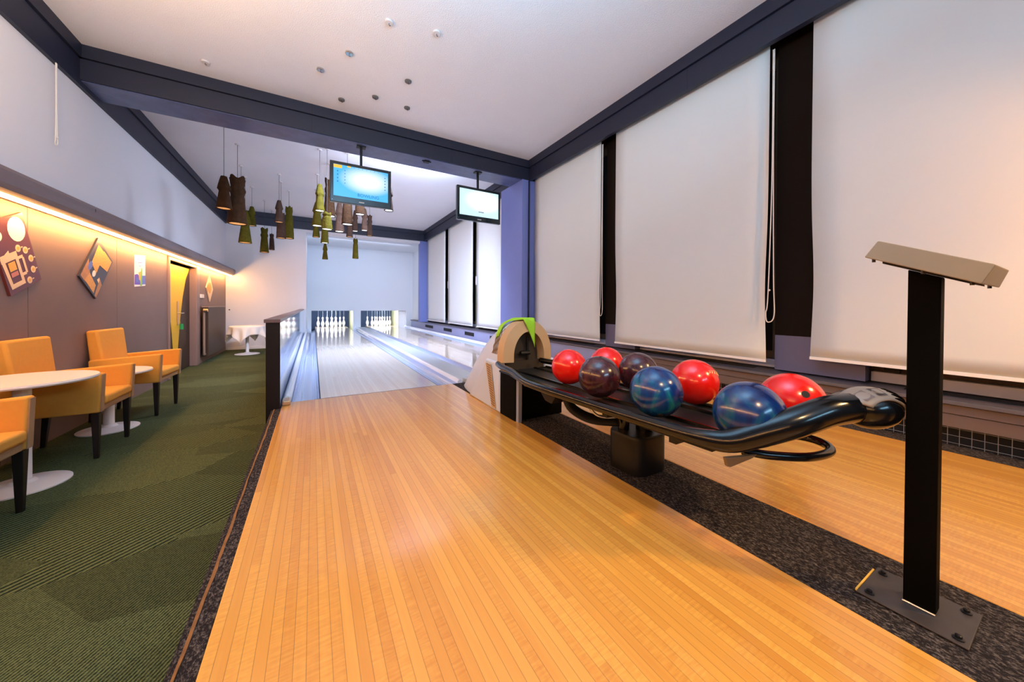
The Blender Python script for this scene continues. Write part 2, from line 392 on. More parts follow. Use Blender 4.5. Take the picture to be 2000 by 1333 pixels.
# left wall: white above, brown panelling below with a door recess
struct(obj('wall_left', MB().box(-2.3, XL, YN, YB, 1.70, ZC), 'white_wall'))
mb = MB(); ya = YN
for yj in (.9, 2.7, 4.54, 6.05, 7.72):
    mb.box(-2.2, XL+.012, ya+.003, yj-.003, ZL, 1.75); ya = yj
struct(obj('wall_left', mb, 'brown_panel'))
mb = MB(); mb.box(-2.2, XL+.012, 9.46, 12.06, ZL, 1.75); mb.box(-2.2, XL+.012, 7.73, 9.46, 1.60, 1.75)
struct(obj('wall_left', mb, 'brown_panel'))
struct(obj('wall_left', MB().box(-2.30, -2.21, YN, 12.1, ZL, 1.70), 'seam_dark'))
# door
dr = bpy.data.objects.new('door_1', None); COL.objects.link(dr); dr.location = (-2.2, 8.6, ZL); struct(dr)
mb = MB(); mb.box(-2.20, -2.16, 7.80, 9.24, ZL+.01, 1.585); obj('door_leaf', mb, 'door_brown', dr)
mb = MB(); mb.prism([(-2.158, 7.82, 1.57), (-2.158, 9.20, 1.57), (-2.158, 8.98, 1.35), (-2.158, 8.80, 1.0), (-2.158, 8.66, .6), (-2.158, 8.54, .1), (-2.158, 8.46, ZL+.1), (-2.158, 8.36, ZL+.1), (-2.158, 8.18, .5), (-2.158, 7.98, 1.0)], (.004, 0, 0))
dp = obj('door_panel', mb, 'door_yellow', dr); dp['label'] = 'tapering yellow panel'
mb = MB(); mb.box(-2.152, -2.146, 8.47, 8.54, .48, .92); h = obj('handle_plate', mb, 'brass', dr)
mb = MB(); mb.tube([(-2.148, 8.505, .70), (-2.10, 8.505, .70)], .011, 10); mb.tube([(-2.10, 8.50, .70), (-2.10, 8.64, .70)], .010, 10); obj('door_handle', mb, 'steel', h)
mb = MB(); mb.tube([(-2.12, 8.505, .56), (-2.115, 8.54, .50)], .003, 6); obj('key', mb, 'steel', h)
mb = MB(); mb.tube([(-2.11, 8.545, .50), (-2.11, 8.55, .40)], .028, 10, sx=.4); kt = obj('key_tag', mb, 'tag_green', h); kt['label'] = 'green key tag'
mb = MB(); mb.box(-2.22, -2.045, 9.25, 9.45, ZL, 1.66); mb.box(-2.22, -2.055, 7.73, 7.79, ZL, 1.66); mb.box(-2.22, -2.055, 7.79, 9.25, 1.60, 1.66)
obj('door_frame', mb, 'door_frame_brown', dr, bevel=.012)
# cove above the panelling with led strip
mb = MB(); prof = [(-2.08, 1.86), (-1.885, 1.835), (-1.862, 1.80), (-1.864, 1.765), (-1.875, 1.715), (-1.895, 1.68), (-1.925, 1.658), (-2.05, 1.665), (-2.08, 1.69)]
mb.prism([(x, YN, z) for x, z in prof], (0, 12.06-YN, 0)); cv = thing('light_cove', 'mauve light cove running along the left wall with glowing orange LED strip', 'light cove', (-2.0, 4, 1.65))
obj('cove_box', mb, 'cove_mauve', cv, bevel=.006)
mb = MB(); mb.box(-1.955, -1.936, YN+.05, 12.03, 1.636, 1.655); o = obj('led_strip', mb, 'led_strip', cv)
mb = MB()
for y in (1.5, 5.0, 8.6): mb.box(-1.8615, -1.860, y, y+.006, 1.77, 1.80)
obj('joint', mb, 'seam_dark', cv)
# back wall at the left, above the opening
struct(obj('wall_back', MB().box(-2.3, -.19, YB, YB+.25, ZL, ZC), 'white_wall'))
struct(obj('baseboard_back', MB().box(-2.05, -.35, YB-.02, YB, ZL, ZL+.07), 'blind_bar'))
struct(obj('wall_back', MB().box(-.19, 3.9, YB, YB+.14, 3.06, ZC), 'white_wall'))
struct(obj('wall_left', MB().box(-.34, -.19, YB+.25, 16.9, -.2, 3.05), 'far_white_wall'))
# recess to the pins: right wall and masking wall
struct(obj('wall_right', MB().box(3.60, 3.8, YB+.2, 17, -.2, 3.05), 'far_white_wall'))
YM = 14.5
mb = MB(); mb.box(-.19, 3.60, YM, YM+.12, .655, 3.05); mb.box(3.33, 3.60, YM, YM+.12, -.18, .655); mb.box(-.19, -.06, YM, YM+.12, -.18, .655)
struct(obj('wall_far', mb, 'far_white_wall'))
struct(obj('wall_far', MB().box(-.19, 3.6, 16.75, 16.9, -.3, 3.05), 'pit_navy'))
mb = MB(); mb.box(1.33, 1.60, YM-.01, 16.7, -.19, .90); struct(obj('wall_divider', mb, 'far_white_wall'))
struct(obj('wall_kickback', MB().box(1.315, 1.328, YM+.13, 16.6, -.19, .9), 'pit_yellow'))
struct(obj('wall_kickback', MB().box(3.04, 3.053, YM+.13, 16.6, -.19, .9), 'pit_yellow'))
mb = MB(); mb.box(3.056, 3.33, YM+.13, YM+.3, -.19, .9); struct(obj('wall_kickback', mb, 'pit_white'))
struct(obj('ceiling', MB().box(-.19, 3.6, YM+.13, 16.7, 1.0, 1.05), 'pit_navy'))
for i, (x0, x1) in enumerate(((-.05, 1.31), (1.61, 3.01))):
    mb = MB()
    for k in range(40):
        a = x0+(x1-x0)*k/40; b_ = x0+(x1-x0)*(k+.8)/40; mb.box(a, b_, 16.02, 16.03+.008*(k % 2), -.15, .95)
    tag(obj('pit_curtain', mb, 'pit_navy'), ['dark blue pleated curtain behind the pins of the left lane', 'dark blue pleated curtain behind the pins of the right lane'][i], 'curtain', 'curtains behind the pins')

# beams
def beam(name, p0, p1, axis, zlo=3.15):
    """stepped beam fascia; axis 'x' runs in x with face at y=p; returns object"""
    pass
def joints(par, items):
    mb = MB()
    for b in items: mb.box(*b)
    obj('joint', mb, 'seam_dark', par)
# main cross beam
mb = MB(); mb.box(-2.09, 3.5, 5.245, 5.71, 3.15, 3.36); mb.box(-2.09, 3.5, 5.225, 5.72, 3.368, 3.5); mb.box(-2.09, 3.5, 5.26, 5.70, 3.36, 3.368)
t1 = struct(obj('trim_1', mb, 'navy_beam', loc=(0, 5.4, 3.15)))
obj('soffit_board', MB().box(-2.08, 3.36, 5.27, 5.69, 3.141, 3.1495), 'navy_lit', t1)
joints(t1, [(-.02, -.013, 5.222, 5.2245, 3.368, 3.5), (-.02, -.013, 5.242, 5.2445, 3.15, 3.36), (1.9, 1.906, 5.222, 5.2245, 3.368, 3.5), (1.9, 1.906, 5.242, 5.2445, 3.15, 3.36)])
# left wall beam
mb = MB(); mb.box(-2.09, -2.055, YN, YB, 3.09, 3.36); mb.box(-2.09, -2.035, YN, YB, 3.368, 3.5); mb.box(-2.09, -2.065, YN, YB, 3.36, 3.368)
t2 = struct(obj('trim_2', mb, 'navy_beam', loc=(-2.07, 4, 3.09)))
joints(t2, [(-2.0545, -2.0535, y, y+.008, 3.09, 3.36) for y in (2.3, 7.8)])
# window side beam
mb = MB(); mb.box(3.375, 3.43, YN, YB, 3.14, 3.36); mb.box(3.355, 3.6, YN, YB, 3.368, 3.5); mb.box(3.385, 3.43, YN, YB, 3.36, 3.368)
t3 = struct(obj('trim_3', mb, 'navy_beam', loc=(3.4, 4, 3.14)))
joints(t3, [(3.3735, 3.3745, y, y+.008, 3.14, 3.36) for y in (2.2, 8.9)])
# far cross beam
mb = MB(); mb.box(-2.09, 3.5, 12.05, 12.30, 3.14, 3.36); mb.box(-2.09, 3.5, 12.03, 12.32, 3.368, 3.5); mb.box(-2.09, 3.5, 12.06, 12.3, 3.36, 3.368)
struct(obj('trim_4', mb, 'navy_beam', loc=(0, 12.1, 3.14)))
# columns
struct(obj('trim_5', MB().box(3.24, 3.56, 5.245, 6.05, .29, 3.15), 'blue_column', bevel=.006))
struct(obj('trim_6', MB().box(3.25, 3.56, 12.06, 12.30, .29, 3.15), 'blue_column', bevel=.006))
struct(obj('trim_7', MB().box(3.365, 3.375, 5.2, 5.243, .30, 3.14), 'navy_beam'))

# ------------------------------------------------------------------ window side
struct(obj('wall_right', MB().box(3.95, 4.05, YN, YB+.3, -.2, 3.6), 'seam_dark'))
struct(obj('wall_right', MB().box(3.78, 3.95, YN, YB+.2, -.1, .31), 'white_wall'))
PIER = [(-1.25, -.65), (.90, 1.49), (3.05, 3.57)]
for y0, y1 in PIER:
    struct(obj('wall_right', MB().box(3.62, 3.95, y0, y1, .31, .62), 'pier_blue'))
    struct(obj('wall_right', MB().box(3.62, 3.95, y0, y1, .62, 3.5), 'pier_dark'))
WIN = [(-.65, .90, .47), (1.49, 3.05, .40), (3.57, 5.24, .40), (6.05, 7.88, .40), (7.96, 9.98, .40), (10.06, 12.06, .40)]
for i, (y0, y1, _) in enumerate(WIN):
    wn = bpy.data.objects.new('window_%d' % (i+1), None); COL.objects.link(wn); wn.location = (3.8, (y0+y1)/2, .31); struct(wn)
    fr = MB(); fr.box(3.74, 3.80, y0, y1, .39, .46); fr.box(3.74, 3.80, y0, y1, 3.1, 3.4); fr.box(3.74, 3.80, y0, y0+.07, .46, 3.1); fr.box(3.74, 3.80, y1-.07, y1, .46, 3.1)
    fr.box(3.745, 3.795, (y0+y1)/2-.025, (y0+y1)/2+.025, .46, 3.1)
    wf = obj('window_frame', fr, 'window_brown', wn, bevel=.004)
    obj('pane', MB().box(3.765, 3.775, y0+.07, y1-.07, .46, 3.1), 'window_glass', wn)
    obj('window_sill', MB().box(3.70, 3.80, y0+.01, y1-.01, .31, .385), 'sill_white', wn, bevel=.005)
    if i < 2:
        obj('hinge', MB().box(3.70, 3.738, y0+.30, y0+.42, .40, .49), 'black_satin', wf)
        obj('latch', MB().box(3.70, 3.738, y1-.16, y1-.08, .39, .52), 'black_satin', wf)
# slim mullions of the far bays with pale clips
for i, (y, x) in enumerate(((7.92, 3.58), (10.02, 3.58))):
    m_ = MB(); m_.box(x, x+.2, y-.10, y+.10, .309, 3.3)
    mo = tag(obj('window_mullion', m_, 'mullion_olive'), ['olive window mullion between the two far blinds nearer the pins', 'olive window mullion in the gap nearest the pins'][1-i] if False else ['olive window mullion showing in the gap below the right screen', 'olive window mullion in the gap closest to the pins'][i], 'mullion', 'window mullions of the far bay')
    obj('clip', MB().box(x-.012, x-.001, y-.09, y+.09, 1.40, 1.62), 'worn_yellow' if False else 'disc_white', mo)
# blinds
def blind(y0, y1, z0, label, cord=None, spot_=False):
    t = thing('roller_blind', label, 'blind', (3.50, (y0+y1)/2, z0), 'roller blinds along the windows')
    n, k = 30, 10; rings = []
    for j in range(n+1):
        z = z0+(3.28-z0)*j/n
        row = []
        for i in range(k+1):
            s = i/k; cur = .008*math.exp(-((min(s, 1-s))/.05))*math.exp(-((z-z0-.35)/.6)**2)
            inset = .02*math.exp(-((z-z0-.6)/.5)**2)
            y = y0+inset+(y1-y0-2*inset)*s
            row.append((3.50+cur, y, z))
        rings.append(row)
    mb = MB(); mb.rings(rings, cap=False, closed=False)
    o = obj('blind_fabric', mb, 'blind_fabric', t, smooth=True); md = o.modifiers.new('thickness', 'SOLIDIFY'); md.thickness = .0012
    obj('bottom_bar', MB().box(3.495, 3.505, y0+.004, y1-.004, z0-.022, z0), 'blind_bar', t)
    mb = MB(); mb.tube([(3.51, y0, 3.30), (3.51, y1, 3.30)], .022, 12); obj('roller', mb, 'blind_bar', t)
    if cord:
        yc, zb, sway = cord; P = [(3.475, yc, 3.12), (3.470, yc-.004, 2.0), (3.47, yc+sway*.5, zb+.25)]
        a = spline(P+[(3.468, yc+sway, zb+.08), (3.466, yc+sway*.5, zb), (3.466, yc-.02-sway*.5, zb+.06), (3.468, yc-.02-sway*.2, zb+.4), (3.472, yc-.012, 2.2), (3.475, yc-.01, 3.12)], 6)
        mb = MB(); mb.tube(a, .0045, 6); obj('pull_cord', mb, 'cord_white', t)
    return t
blind(-.75, 1.20, .47, 'wide white roller blind behind the black console post, lit warm')
b2 = blind(1.505, 3.29, .40, 'white roller blind between two dark piers with long looped cord', (1.47, .74, .03))
b1 = blind(3.56, 5.235, .40, 'white roller blind between blue column and first dark pier', (3.515, .74, .02))
blind(6.06, 7.79, .37, 'white roller blind just beyond the blue column')
blind(8.03, 9.87, .37, 'middle white roller blind of the far three, between two narrow gaps')
blind(10.12, 12.04, .37, 'white roller blind farthest away, beside the pin wall')
tag(obj('pull_bead', MB().sphere((3.468, 1.475, 1.02), .009, 12, 8), 'cord_white', smooth=True), 'tiny pale bead on the looped cord of the middle blind', 'bead')
# ledge / radiator cover under the windows
mb = MB(); mb.prism([(3.455, YN, .265), (3.46, YN, .29), (3.78, YN, .305), (3.78, YN, .27), (3.50, YN, .25)], (0, 14.3-YN, 0))
lg = thing('window_ledge', 'long slate ledge over radiators beneath the window blinds', 'ledge', (3.6, 4, 0))
obj('ledge_top', mb, 'ledge_slate', lg, bevel=.003)
mb = MB(); mb.box(3.478, 3.50, YN, 3.62, .205, .258); mb.box(3.484, 3.50, YN, 3.62, .12, .20); obj('front_board', mb, 'ledge_front_brown', lg)
mb = MB(); mb.box(3.485, 3.51, 3.63, 14.3, -.19, .26); o = obj('front_board', mb, 'ledge_blue', lg); o['label'] = 'blue front board of the far section'
for y0, y1 in ((6.55, 7.0), (7.9, 8.5), (9.5, 10.2), (11.3, 12.2)): obj('vent_slot', MB().box(3.478, 3.4845, y0, y1, .10, .19), 'grille_black', lg)
mb = MB(); mb.box(3.56, 3.575, YN, 3.6, -.01, .20); obj('grille_back', mb, 'grille_black', lg)
mb = MB(); y = -1.2
while y < 3.55: mb.tube([(3.515, y, .0), (3.515, y, .125)], .0018, 5); y += .047
for z in (.015, .062, .108): mb.tube([(3.512, -1.2, z), (3.512, 3.55, z)], .0018, 5)
obj('wire_grille', mb, 'mesh_wire', lg)
for y0, y1 in ((-.6, .7), (1.65, 2.9), (3.8, 5.0)):
    mb = MB(); mb.hexa([(3.60, y0, .2975), (3.66, y0, .3002), (3.66, y1, .3002), (3.60, y1, .2975), (3.60, y0, .300), (3.66, y0, .3027), (3.66, y1, .3027), (3.60, y1, .300)])
    obj('top_slot', mb, 'grille_black', lg)
# pull cord on the left upper wall
wc = thing('curtain_pull', 'beige pull cord with bead hanging on upper left white wall', 'cord', (-2.05, 4.86, 2.32))
mb = MB(); mb.tube(spline([(-2.05, 4.855, 3.08), (-2.05, 4.856, 2.7), (-2.05, 4.845, 2.40), (-2.052, 4.842, 2.35), (-2.055, 4.86, 2.325), (-2.05, 4.876, 2.35), (-2.05, 4.868, 2.42), (-2.05, 4.865, 2.8), (-2.05, 4.865, 3.08)]), .0045, 6)
obj('cord', mb, 'cord_white', wc)
obj('bead', MB().sphere((-2.05, 4.858, 2.40), .013, 12, 8), 'cord_white', wc, smooth=True)

# ================================================================== APPROACHES AND LANES
def approach(x0, x1, label):
    mb = MB(); mb.box(x0, x1, YN, 3.615, -.12, 0)
    return tag(obj('bowling_approach', mb, 'approach_maple', loc=(0, 0, 0), bevel=.004), label, 'bowling approach', 'approaches in front of the lanes')
approach(-.234, 1.335, 'near orange maple approach floor left of the ball rack')
approach(1.735, 3.333, 'orange maple approach floor beyond the ball rack, by the windows')
def lane(x0, x1, label):
    t = thing('bowling_lane', label, 'bowling lane', (x0, 3.62, -.1), 'bowling lanes')
    obj('lane_surface', MB().box(x0, x1, 3.628, 15.95, -.10, -.001), 'lane_maple', t)
    obj('foul_line', MB().box(x0-.05, x1+.05, 3.616, 3.627, -.10, -.001), 'seam_dark', t)
    return t
lane(.06, 1.165, 'pale glossy lane on the left ending at the left pins')
lane(1.93, 3.03, 'pale glossy lane on the right beside the windows')
def gutter(x0, x1, label, ridge=None):
    """half-round channel between x0 and x1"""
    t = thing('lane_gutter', label, 'gutter', ((x0+x1)/2, 3.65, -.19), 'lane gutters')
    cx = (x0+x1)/2; r = (x1-x0)/2-.004; n = 14
    pr = [(x0, -.002)]+[(cx-r*math.cos(PI*k/n), -.012-.085*math.sin(PI*k/n)) for k in range(n+1)]+[(x1, -.002)]
    lo = [(x1, -.13), (x0, -.13)]
    mb = MB(); mb.prism([(x, 3.63, z) for x, z in pr+lo], (0, 14.45-3.63, 0))
    obj('channel', mb, 'gutter_metal', t, smooth='auto')
    mb = MB()
    for k in (3, 5, 9, 11):
        x = cx-r*math.cos(PI*k/n)*.99; z = -.012-.085*math.sin(PI*k/n)*.985
        mb.tube([(x, 3.64, z), (x, 14.44, z)], .0022, 5)
    obj('channel_rib', mb, 'gutter_ridge', t)
    return t
g1 = gutter(-.165, .052, 'blue-lit metal gutter between half wall and left lane')
g2 = gutter(1.173, 1.40, 'blue-lit gutter along right edge of the left lane')
g3 = gutter(1.75, 1.922, 'dark narrow gutter on left edge of the right lane')
g4 = gutter(3.038, 3.27, 'pale gutter between right lane and window ledge')
# raised rails / caps
def rail(x0, x1, h, m, name, label, y0=3.63):
    mb = MB(); n = 10; pr = [(x0, -.12)]+[(x0+(x1-x0)*k/n, .0+h*math.sin(PI*(.12+.76*k/n))) for k in range(n+1)]+[(x1, -.12)]
    mb.prism([(x, y0, z) for x, z in pr], (0, 15.6-y0, 0)); return tag(obj(name, mb, m, smooth='auto'), label, 'rail')
rail(-.236, -.17, .055, 'gutter_ridge', 'gutter_rail', 'bright rounded rail at the foot of the half wall')
rail(1.405, 1.46, .035, 'gutter_ridge', 'gutter_rail', 'bright rounded rail between left lane gutter and pale cap')
rail(3.275, 3.33, .05, 'gutter_ridge', 'gutter_rail', 'bright rounded rail beside the window ledge front')
dv = thing('lane_divider', 'flat pale divider running between the two lanes', 'divider', (1.6, 9, -.12))
obj('cap', MB().box(1.462, 1.745, 3.63, 14.45, -.12, .016), 'cap_pale', dv, bevel=.004)
obj('end_piece', MB().lathe([(.0, 0), (.12, 0), (.13, .02), (.125, .045), (.09, .055), (0, .056)], (1.60, 3.64, 0), 24), 'cap_pale', dv, smooth='auto')
mb = MB(); mb.box(-.232, -.17, 3.50, 3.625, 0, .045); tag(obj('gutter_end_block', mb, 'brass', bevel=.012), 'worn brown block at the near end of the left rail', 'end block')
# half wall
hw = thing('half_wall', 'low glossy partition wall with dark end between green carpet and left lane', 'partition', (-.29, 8, ZL))
obj('panel', MB().box(-.335, -.242, 3.46, 12.08, ZL, .715), 'half_wall_gloss', hw)
obj('end_panel', MB().box(-.338, -.240, 3.445, 3.459, ZL, .715), 'half_wall_end', hw)
obj('cap', MB().box(-.350, -.236, 3.43, 12.08, .716, .745), 'half_wall_cap', hw, bevel=.003)

# ================================================================== PINS
PINP = [(0, 0), (.0257, 0), (.0267, .004), (.036, .019), (.0454, .057), (.0565, .095), (.0605, .1145), (.0595, .135), (.0555, .155), (.047, .184), (.033, .215), (.0252, .238), (.0230, .254), (.0235, .276), (.0265, .298), (.0318, .330), (.0320, .345), (.0290, .364), (.0200, .376), (.008, .381), (0, .3815)]
def make_pin():
    t = thing('bowling_pin', '', 'bowling pin', (0, 0, 0))
    obj('pin_body', MB().lathe([(r, z*1.03) for r, z in PINP[1:-1]], (0, 0, 0), 20), 'pin_white', t, smooth=True)
    mb = MB(); mb.lathe([(.0262, .243), (.0248, .252)], n=20, cap=False); mb.lathe([(.0245, .268), (.0258, .279)], n=20, cap=False)
    obj('neck_stripe', mb, 'pin_red', t, smooth=True)
    obj('pull_string', MB().tube([(0, 0, .392), (0, 0, .98)], .003, 5), 'string', t)
    return t
pin0 = make_pin(); first = True
ordw = {1: ['at the front point'], 2: ['left pin of the second row', 'right pin of the second row'], 3: ['left pin of the third row', 'centre pin of the third row', 'right pin of the third row'],
        4: ['first from left in the back row', 'second from left in the back row', 'third from left in the back row', 'fourth from left in the back row']}
for side, cx, y0 in (('left', .625, 14.86), ('right', 2.44, 14.86)):
    for row in range(4):
        for k in range(row+1):
            x = cx+(k-row/2)*.3048; y = y0+row*.264
            lab = 'white bowling pin, %s, %s lane' % (ordw[row+1][k], side)
            if first: p = pin0; p.location = (x, y, 0); first = False
            else: p = dup(pin0, (x, y, 0))
            p['label'] = lab; p['group'] = 'pins at the end of the %s lane' % side

# ================================================================== CHAIRS AND TABLES (aisle)
def rbox(x0, x1, y0, y1, z0, z1): return MB().box(x0, x1, y0, y1, z0, z1)
def make_chair(loc, label):
    t = thing('armchair', label, 'armchair', loc, 'orange armchairs along the left wall')
    L = Vector(loc)
    def O(name, mb, m, bevel, **k):
        bmesh.ops.translate(mb.b, vec=L, verts=mb.b.verts); return obj(name, mb, m, t, bevel=bevel, seg=3, smooth='auto', **k)
    mb = MB(); mb.box(-.20, .285, -.235, .235, .405, .455)
    O('apron', MB().box(-.22, .270, -.236, .236, .375, .425), 'chair_apron', .01)
    s = MB(); n = 8
    s.box(-.20, .292, -.234, .234, .427, .502); O('seat', s, 'chair_orange', .022)
    mb.b.free()
    for sg in (-1, 1):
        a = MB(); y0, y1 = sorted((sg*.237, sg*.300))
        a.hexa([(-.26, y0, .375), (.275, y0, .375), (.275, y1, .375), (-.26, y1, .375), (-.27, y0, .655), (.29, y0, .695), (.29, y1, .695), (-.27, y1, .655)])
        ao = O('armrest', a, 'chair_orange', .014)
        e = MB(); e.hexa([(.276, y0+.008, .38), (.282, y0+.008, .38), (.282, y1-.008, .38), (.276, y1-.008, .38), (.288, y0+.008, .682), (.294, y0+.008, .682), (.294, y1-.008, .682), (.288, y1-.008, .682)])
        bmesh.ops.translate(e.b, vec=L, verts=e.b.verts); obj('arm_front', e, 'chair_apron', ao)
    b = MB(); b.hexa([(-.27, -.234, .40), (-.145, -.234, .40), (-.145, .234, .40), (-.27, .234, .40), (-.305, -.262, .965), (-.215, -.262, .975), (-.215, .262, .975), (-.305, .262, .965)])
    O('backrest', b, 'chair_orange', .022)
    for x, y, dx in ((.245, -.262, .0), (.245, .262, .0), (-.235, -.262, -.03), (-.235, .262, -.03)):
        l = MB(); l.hexa([(x+dx-.014, y-.014, 0), (x+dx+.014, y-.014, 0), (x+dx+.014, y+.014, 0), (x+dx-.014, y+.014, 0), (x-.024, y-.024, .374), (x+.024, y-.024, .374), (x+.024, y+.024, .374), (x-.024, y+.024, .374)])
        O('leg', l, 'chair_leg', .003)
    return t
ch = make_chair((-1.765, 2.985, ZL), 'orange armchair at the left edge of the photo, nearest the camera')
dup(ch, (-1.765, 4.345, ZL), 0, 'orange armchair in the middle, between the two round white tables')
dup(ch, (-1.755, 5.60, ZL), -.05, 'orange armchair farthest along the wall, nearest the yellow door')
def round_table(x, y, h, r, label, rb=.215, rp=.04):
    t = thing('round_table', label, 'table', (x, y, ZL), 'white round pedestal tables')
    obj('tabletop', MB().lathe([(0, h-.022), (r-.006, h-.022), (r, h-.012), (r-.004, h), (0, h)][1:-1], (x, y, ZL), 56), 'table_white', t, smooth='auto')
    obj('pole', MB().lathe([(rp*1.5, .022), (rp, .05), (rp, h-.024)], (x, y, ZL), 20), 'table_white', t, smooth='auto')
    obj('base', MB().lathe([(rb, 0), (rb, .008), (rb*.9, .014), (rb*.3, .03), (rp*1.2, .05)], (x, y, ZL), 40), 'table_white', t, smooth='auto')
    return t
round_table(-1.722, 3.70, .735, .345, 'white round table between nearest and middle orange armchairs')
round_table(-1.77, 4.98, .580, .31, 'lower white round table between middle and farthest armchairs')
rt = round_table(-1.45, 10.9, .71, .35, 'small white pedestal table covered by cloth by the back wall', .26, .035)
# tablecloth: square cloth over round top
def cloth(cx, cy, z0, r, half):
    n = 44; mb = MB(); V = {}
    for i in range(n+1):
        for j in range(n+1):
            x = -half+2*half*i/n; y = -half+2*half*j/n; d = math.hypot(x, y); a = math.atan2(y, x)
            if d <= r: X, Y, Z = x, y, 0
            else:
                over = d-r; fold = .035*math.sin(a*11)*min(1, over/.12)
                rr = r+.012+over*.16+fold*min(1, over*4); X, Y, Z = rr*math.cos(a), rr*math.sin(a), -over*.97
            V[i, j] = mb.b.verts.new((cx+X, cy+Y, z0+Z))
    for i in range(n):
        for j in range(n): mb.b.faces.new((V[i, j], V[i+1, j], V[i+1, j+1], V[i, j+1]))
    bmesh.ops.rotate(mb.b, cent=(cx, cy, 0), matrix=Matrix.Rotation(.55, 3, 'Z'), verts=mb.b.verts)
    o = obj('tablecloth', mb, 'cloth_white', smooth=True); md = o.modifiers.new('thickness', 'SOLIDIFY'); md.thickness = .003
    return tag(o, 'white square tablecloth draped over the small table by the back wall', 'tablecloth')
cloth(-1.45, 10.9, ZL+.716, .35, .56)
# radiator
rd = thing('radiator', 'long brown ribbed radiator on the left wall past the door', 'radiator', (-2.0, 10.8, ZL+.12))
mb = MB()
for k in range(46):
    y = 9.62+k*.0345; mb.box(-2.045, -1.945, y, y+.030, -.25, .80)
obj('radiator_fins', mb, 'radiator_brown', rd, bevel=.004)
mb = MB(); mb.box(-2.05, -1.94, 9.60, 11.24, .802, .825); obj('top_cover', mb, 'radiator_end', rd)
mb = MB(); mb.tube([(-2.0, 9.54, -.20), (-2.0, 9.54, .74)], .022, 12); mb.tube([(-2.0, 9.54, .74), (-2.0, 9.62, .74)], .02, 10); mb.tube([(-2.0, 9.54, -.2), (-2.0, 9.62, -.2)], .02, 10)
mb.box(-2.077, -2.02, 9.9, 9.93, -.2, .7)
obj('pipe', mb, 'radiator_end', rd, smooth='auto')
obj('valve', MB().tube([(-2.0, 9.50, .74), (-1.93, 9.50, .74)], .032, 14), 'brass', rd, smooth='auto')
tag(obj('light_switch', MB().box(-2.078, -2.05, 9.56, 9.80, 1.0, 1.08), 'switch_white', bevel=.004), 'small white switch box on the wall between door and radiator', 'switch')
tag(obj('wall_hook', MB().tube([(-2.0, 12.099, .72), (-2.0, 12.06, .72)], .016, 10), 'bolt_black'), 'tiny dark hook on back wall just right of the radiator', 'hook')

# ================================================================== POSTERS (plane x = XL+.012)
XP = XL+.013
def board(corners, m, label, th=.016):
    """corners [(y,z)] top,right,bottom,left"""
    cy = sum(c[0] for c in corners)/4; cz = sum(c[1] for c in corners)/4
    t = thing('poster_board', label, 'poster', (XP, cy, min(c[1] for c in corners)), 'posters on the brown panelling')
    obj('board', MB().prism([(XP, y, z) for y, z in corners], (th, 0, 0)), m, t)
    return t
def uv(corners, u, v):   # u along top->right, v along right->bottom
    (ty, tz), (ry, rz), (by, bz) = corners[0], corners[1], corners[2]
    return (ty+(ry-ty)*u+(by-ry)*v, tz+(rz-tz)*u+(bz-rz)*v)
LIFT = [0]
def nl(l): LIFT[0] = (LIFT[0]+1) % 12; return l+LIFT[0]*.00009
def pblob(t, corners, m, u, v, ru, rv, name='print', n=18, lift=.0175, jag=0, ring=0):
    (ty, tz), (ry, rz), (by, bz) = corners[0], corners[1], corners[2]
    P = []
    for k in range(n):
        a = 2*PI*k/n; j = 1+(jag*(1 if k % 2 else -1))
        P.append(uv(corners, u+ru*math.cos(a)*j, v+rv*math.sin(a)*j))
    lift = nl(lift); mb = MB(); mb.prism([(XP+lift-.0012, y, z) for y, z in P], (.001, 0, 0)); return obj(name, mb, m, t)
def pquad(t, corners, m, uvs, name='print', lift=.0175):
    lift = nl(lift); mb = MB(); mb.prism([(XP+lift-.0012, *uv(corners, u, v)) for u, v in uvs], (.001, 0, 0)); return obj(name, mb, m, t)
c1 = [(4.44, 1.607), (4.67, 1.075), (4.318, .92), (4.088, 1.452)]
p = board(c1, 'board_maroon', 'maroon poster board with beer mug and circles, hung tilted at left edge')
pblob(p, c1, 'print_white', .19, .30, .17, .25, 'speech_bubble')
pblob(p, c1, 'print_white', .20, .86, .07, .12, 'speech_bubble')
pquad(p, c1, 'print_cream', [(.42, .70), (.50, .98), (.56, .98), (.50, .70)], 'mug')
pquad(p, c1, 'print_cream', [(.46, .50), (.46, .97), (.56, .97), (.56, .50)], 'mug')
pquad(p, c1, 'print_cream', [(.56, .88), (.56, .97), (.92, .92), (.92, .84)], 'mug')
pquad(p, c1, 'print_cream', [(.56, .50), (.56, .58), (.92, .58), (.92, .50)], 'mug')
pquad(p, c1, 'print_cream', [(.87, .50), (.87, .92), (.93, .92), (.93, .50)], 'mug')
pquad(p, c1, 'print_amber', [(.58, .62), (.58, .82), (.70, .82), (.70, .62)], 'label_print')
pquad(p, c1, 'print_pink', [(.72, .62), (.72, .82), (.78, .82), (.78, .62)], 'label_print')
for q in ([(.54, .36), (.54, .50), (.58, .50), (.58, .36)], [(.58, .34), (.58, .40), (.80, .40), (.80, .34)], [(.78, .38), (.78, .50), (.82, .50), (.82, .38)]): pquad(p, c1, 'print_cream', q, 'mug_handle')
for u, v in ((.44, .42), (.50, .23), (.64, .14), (.80, .17), (.92, .36)):
    pblob(p, c1, 'print_cream', u, v, .05, .075, 'circle'); pblob(p, c1, 'print_amber', u, v, .025, .04, 'circle', lift=.0187)
    pquad(p, c1, 'print_cream', [(u-.005, v-.14), (u-.005, v-.09), (u+.01, v-.09), (u+.01, v-.14)], 'caption')
c2 = [(5.595, 1.594), (5.905, 1.361), (5.537, .918), (5.228, 1.148)]
p = board(c2, 'board_navy', 'navy and orange food poster board hung as a diamond')
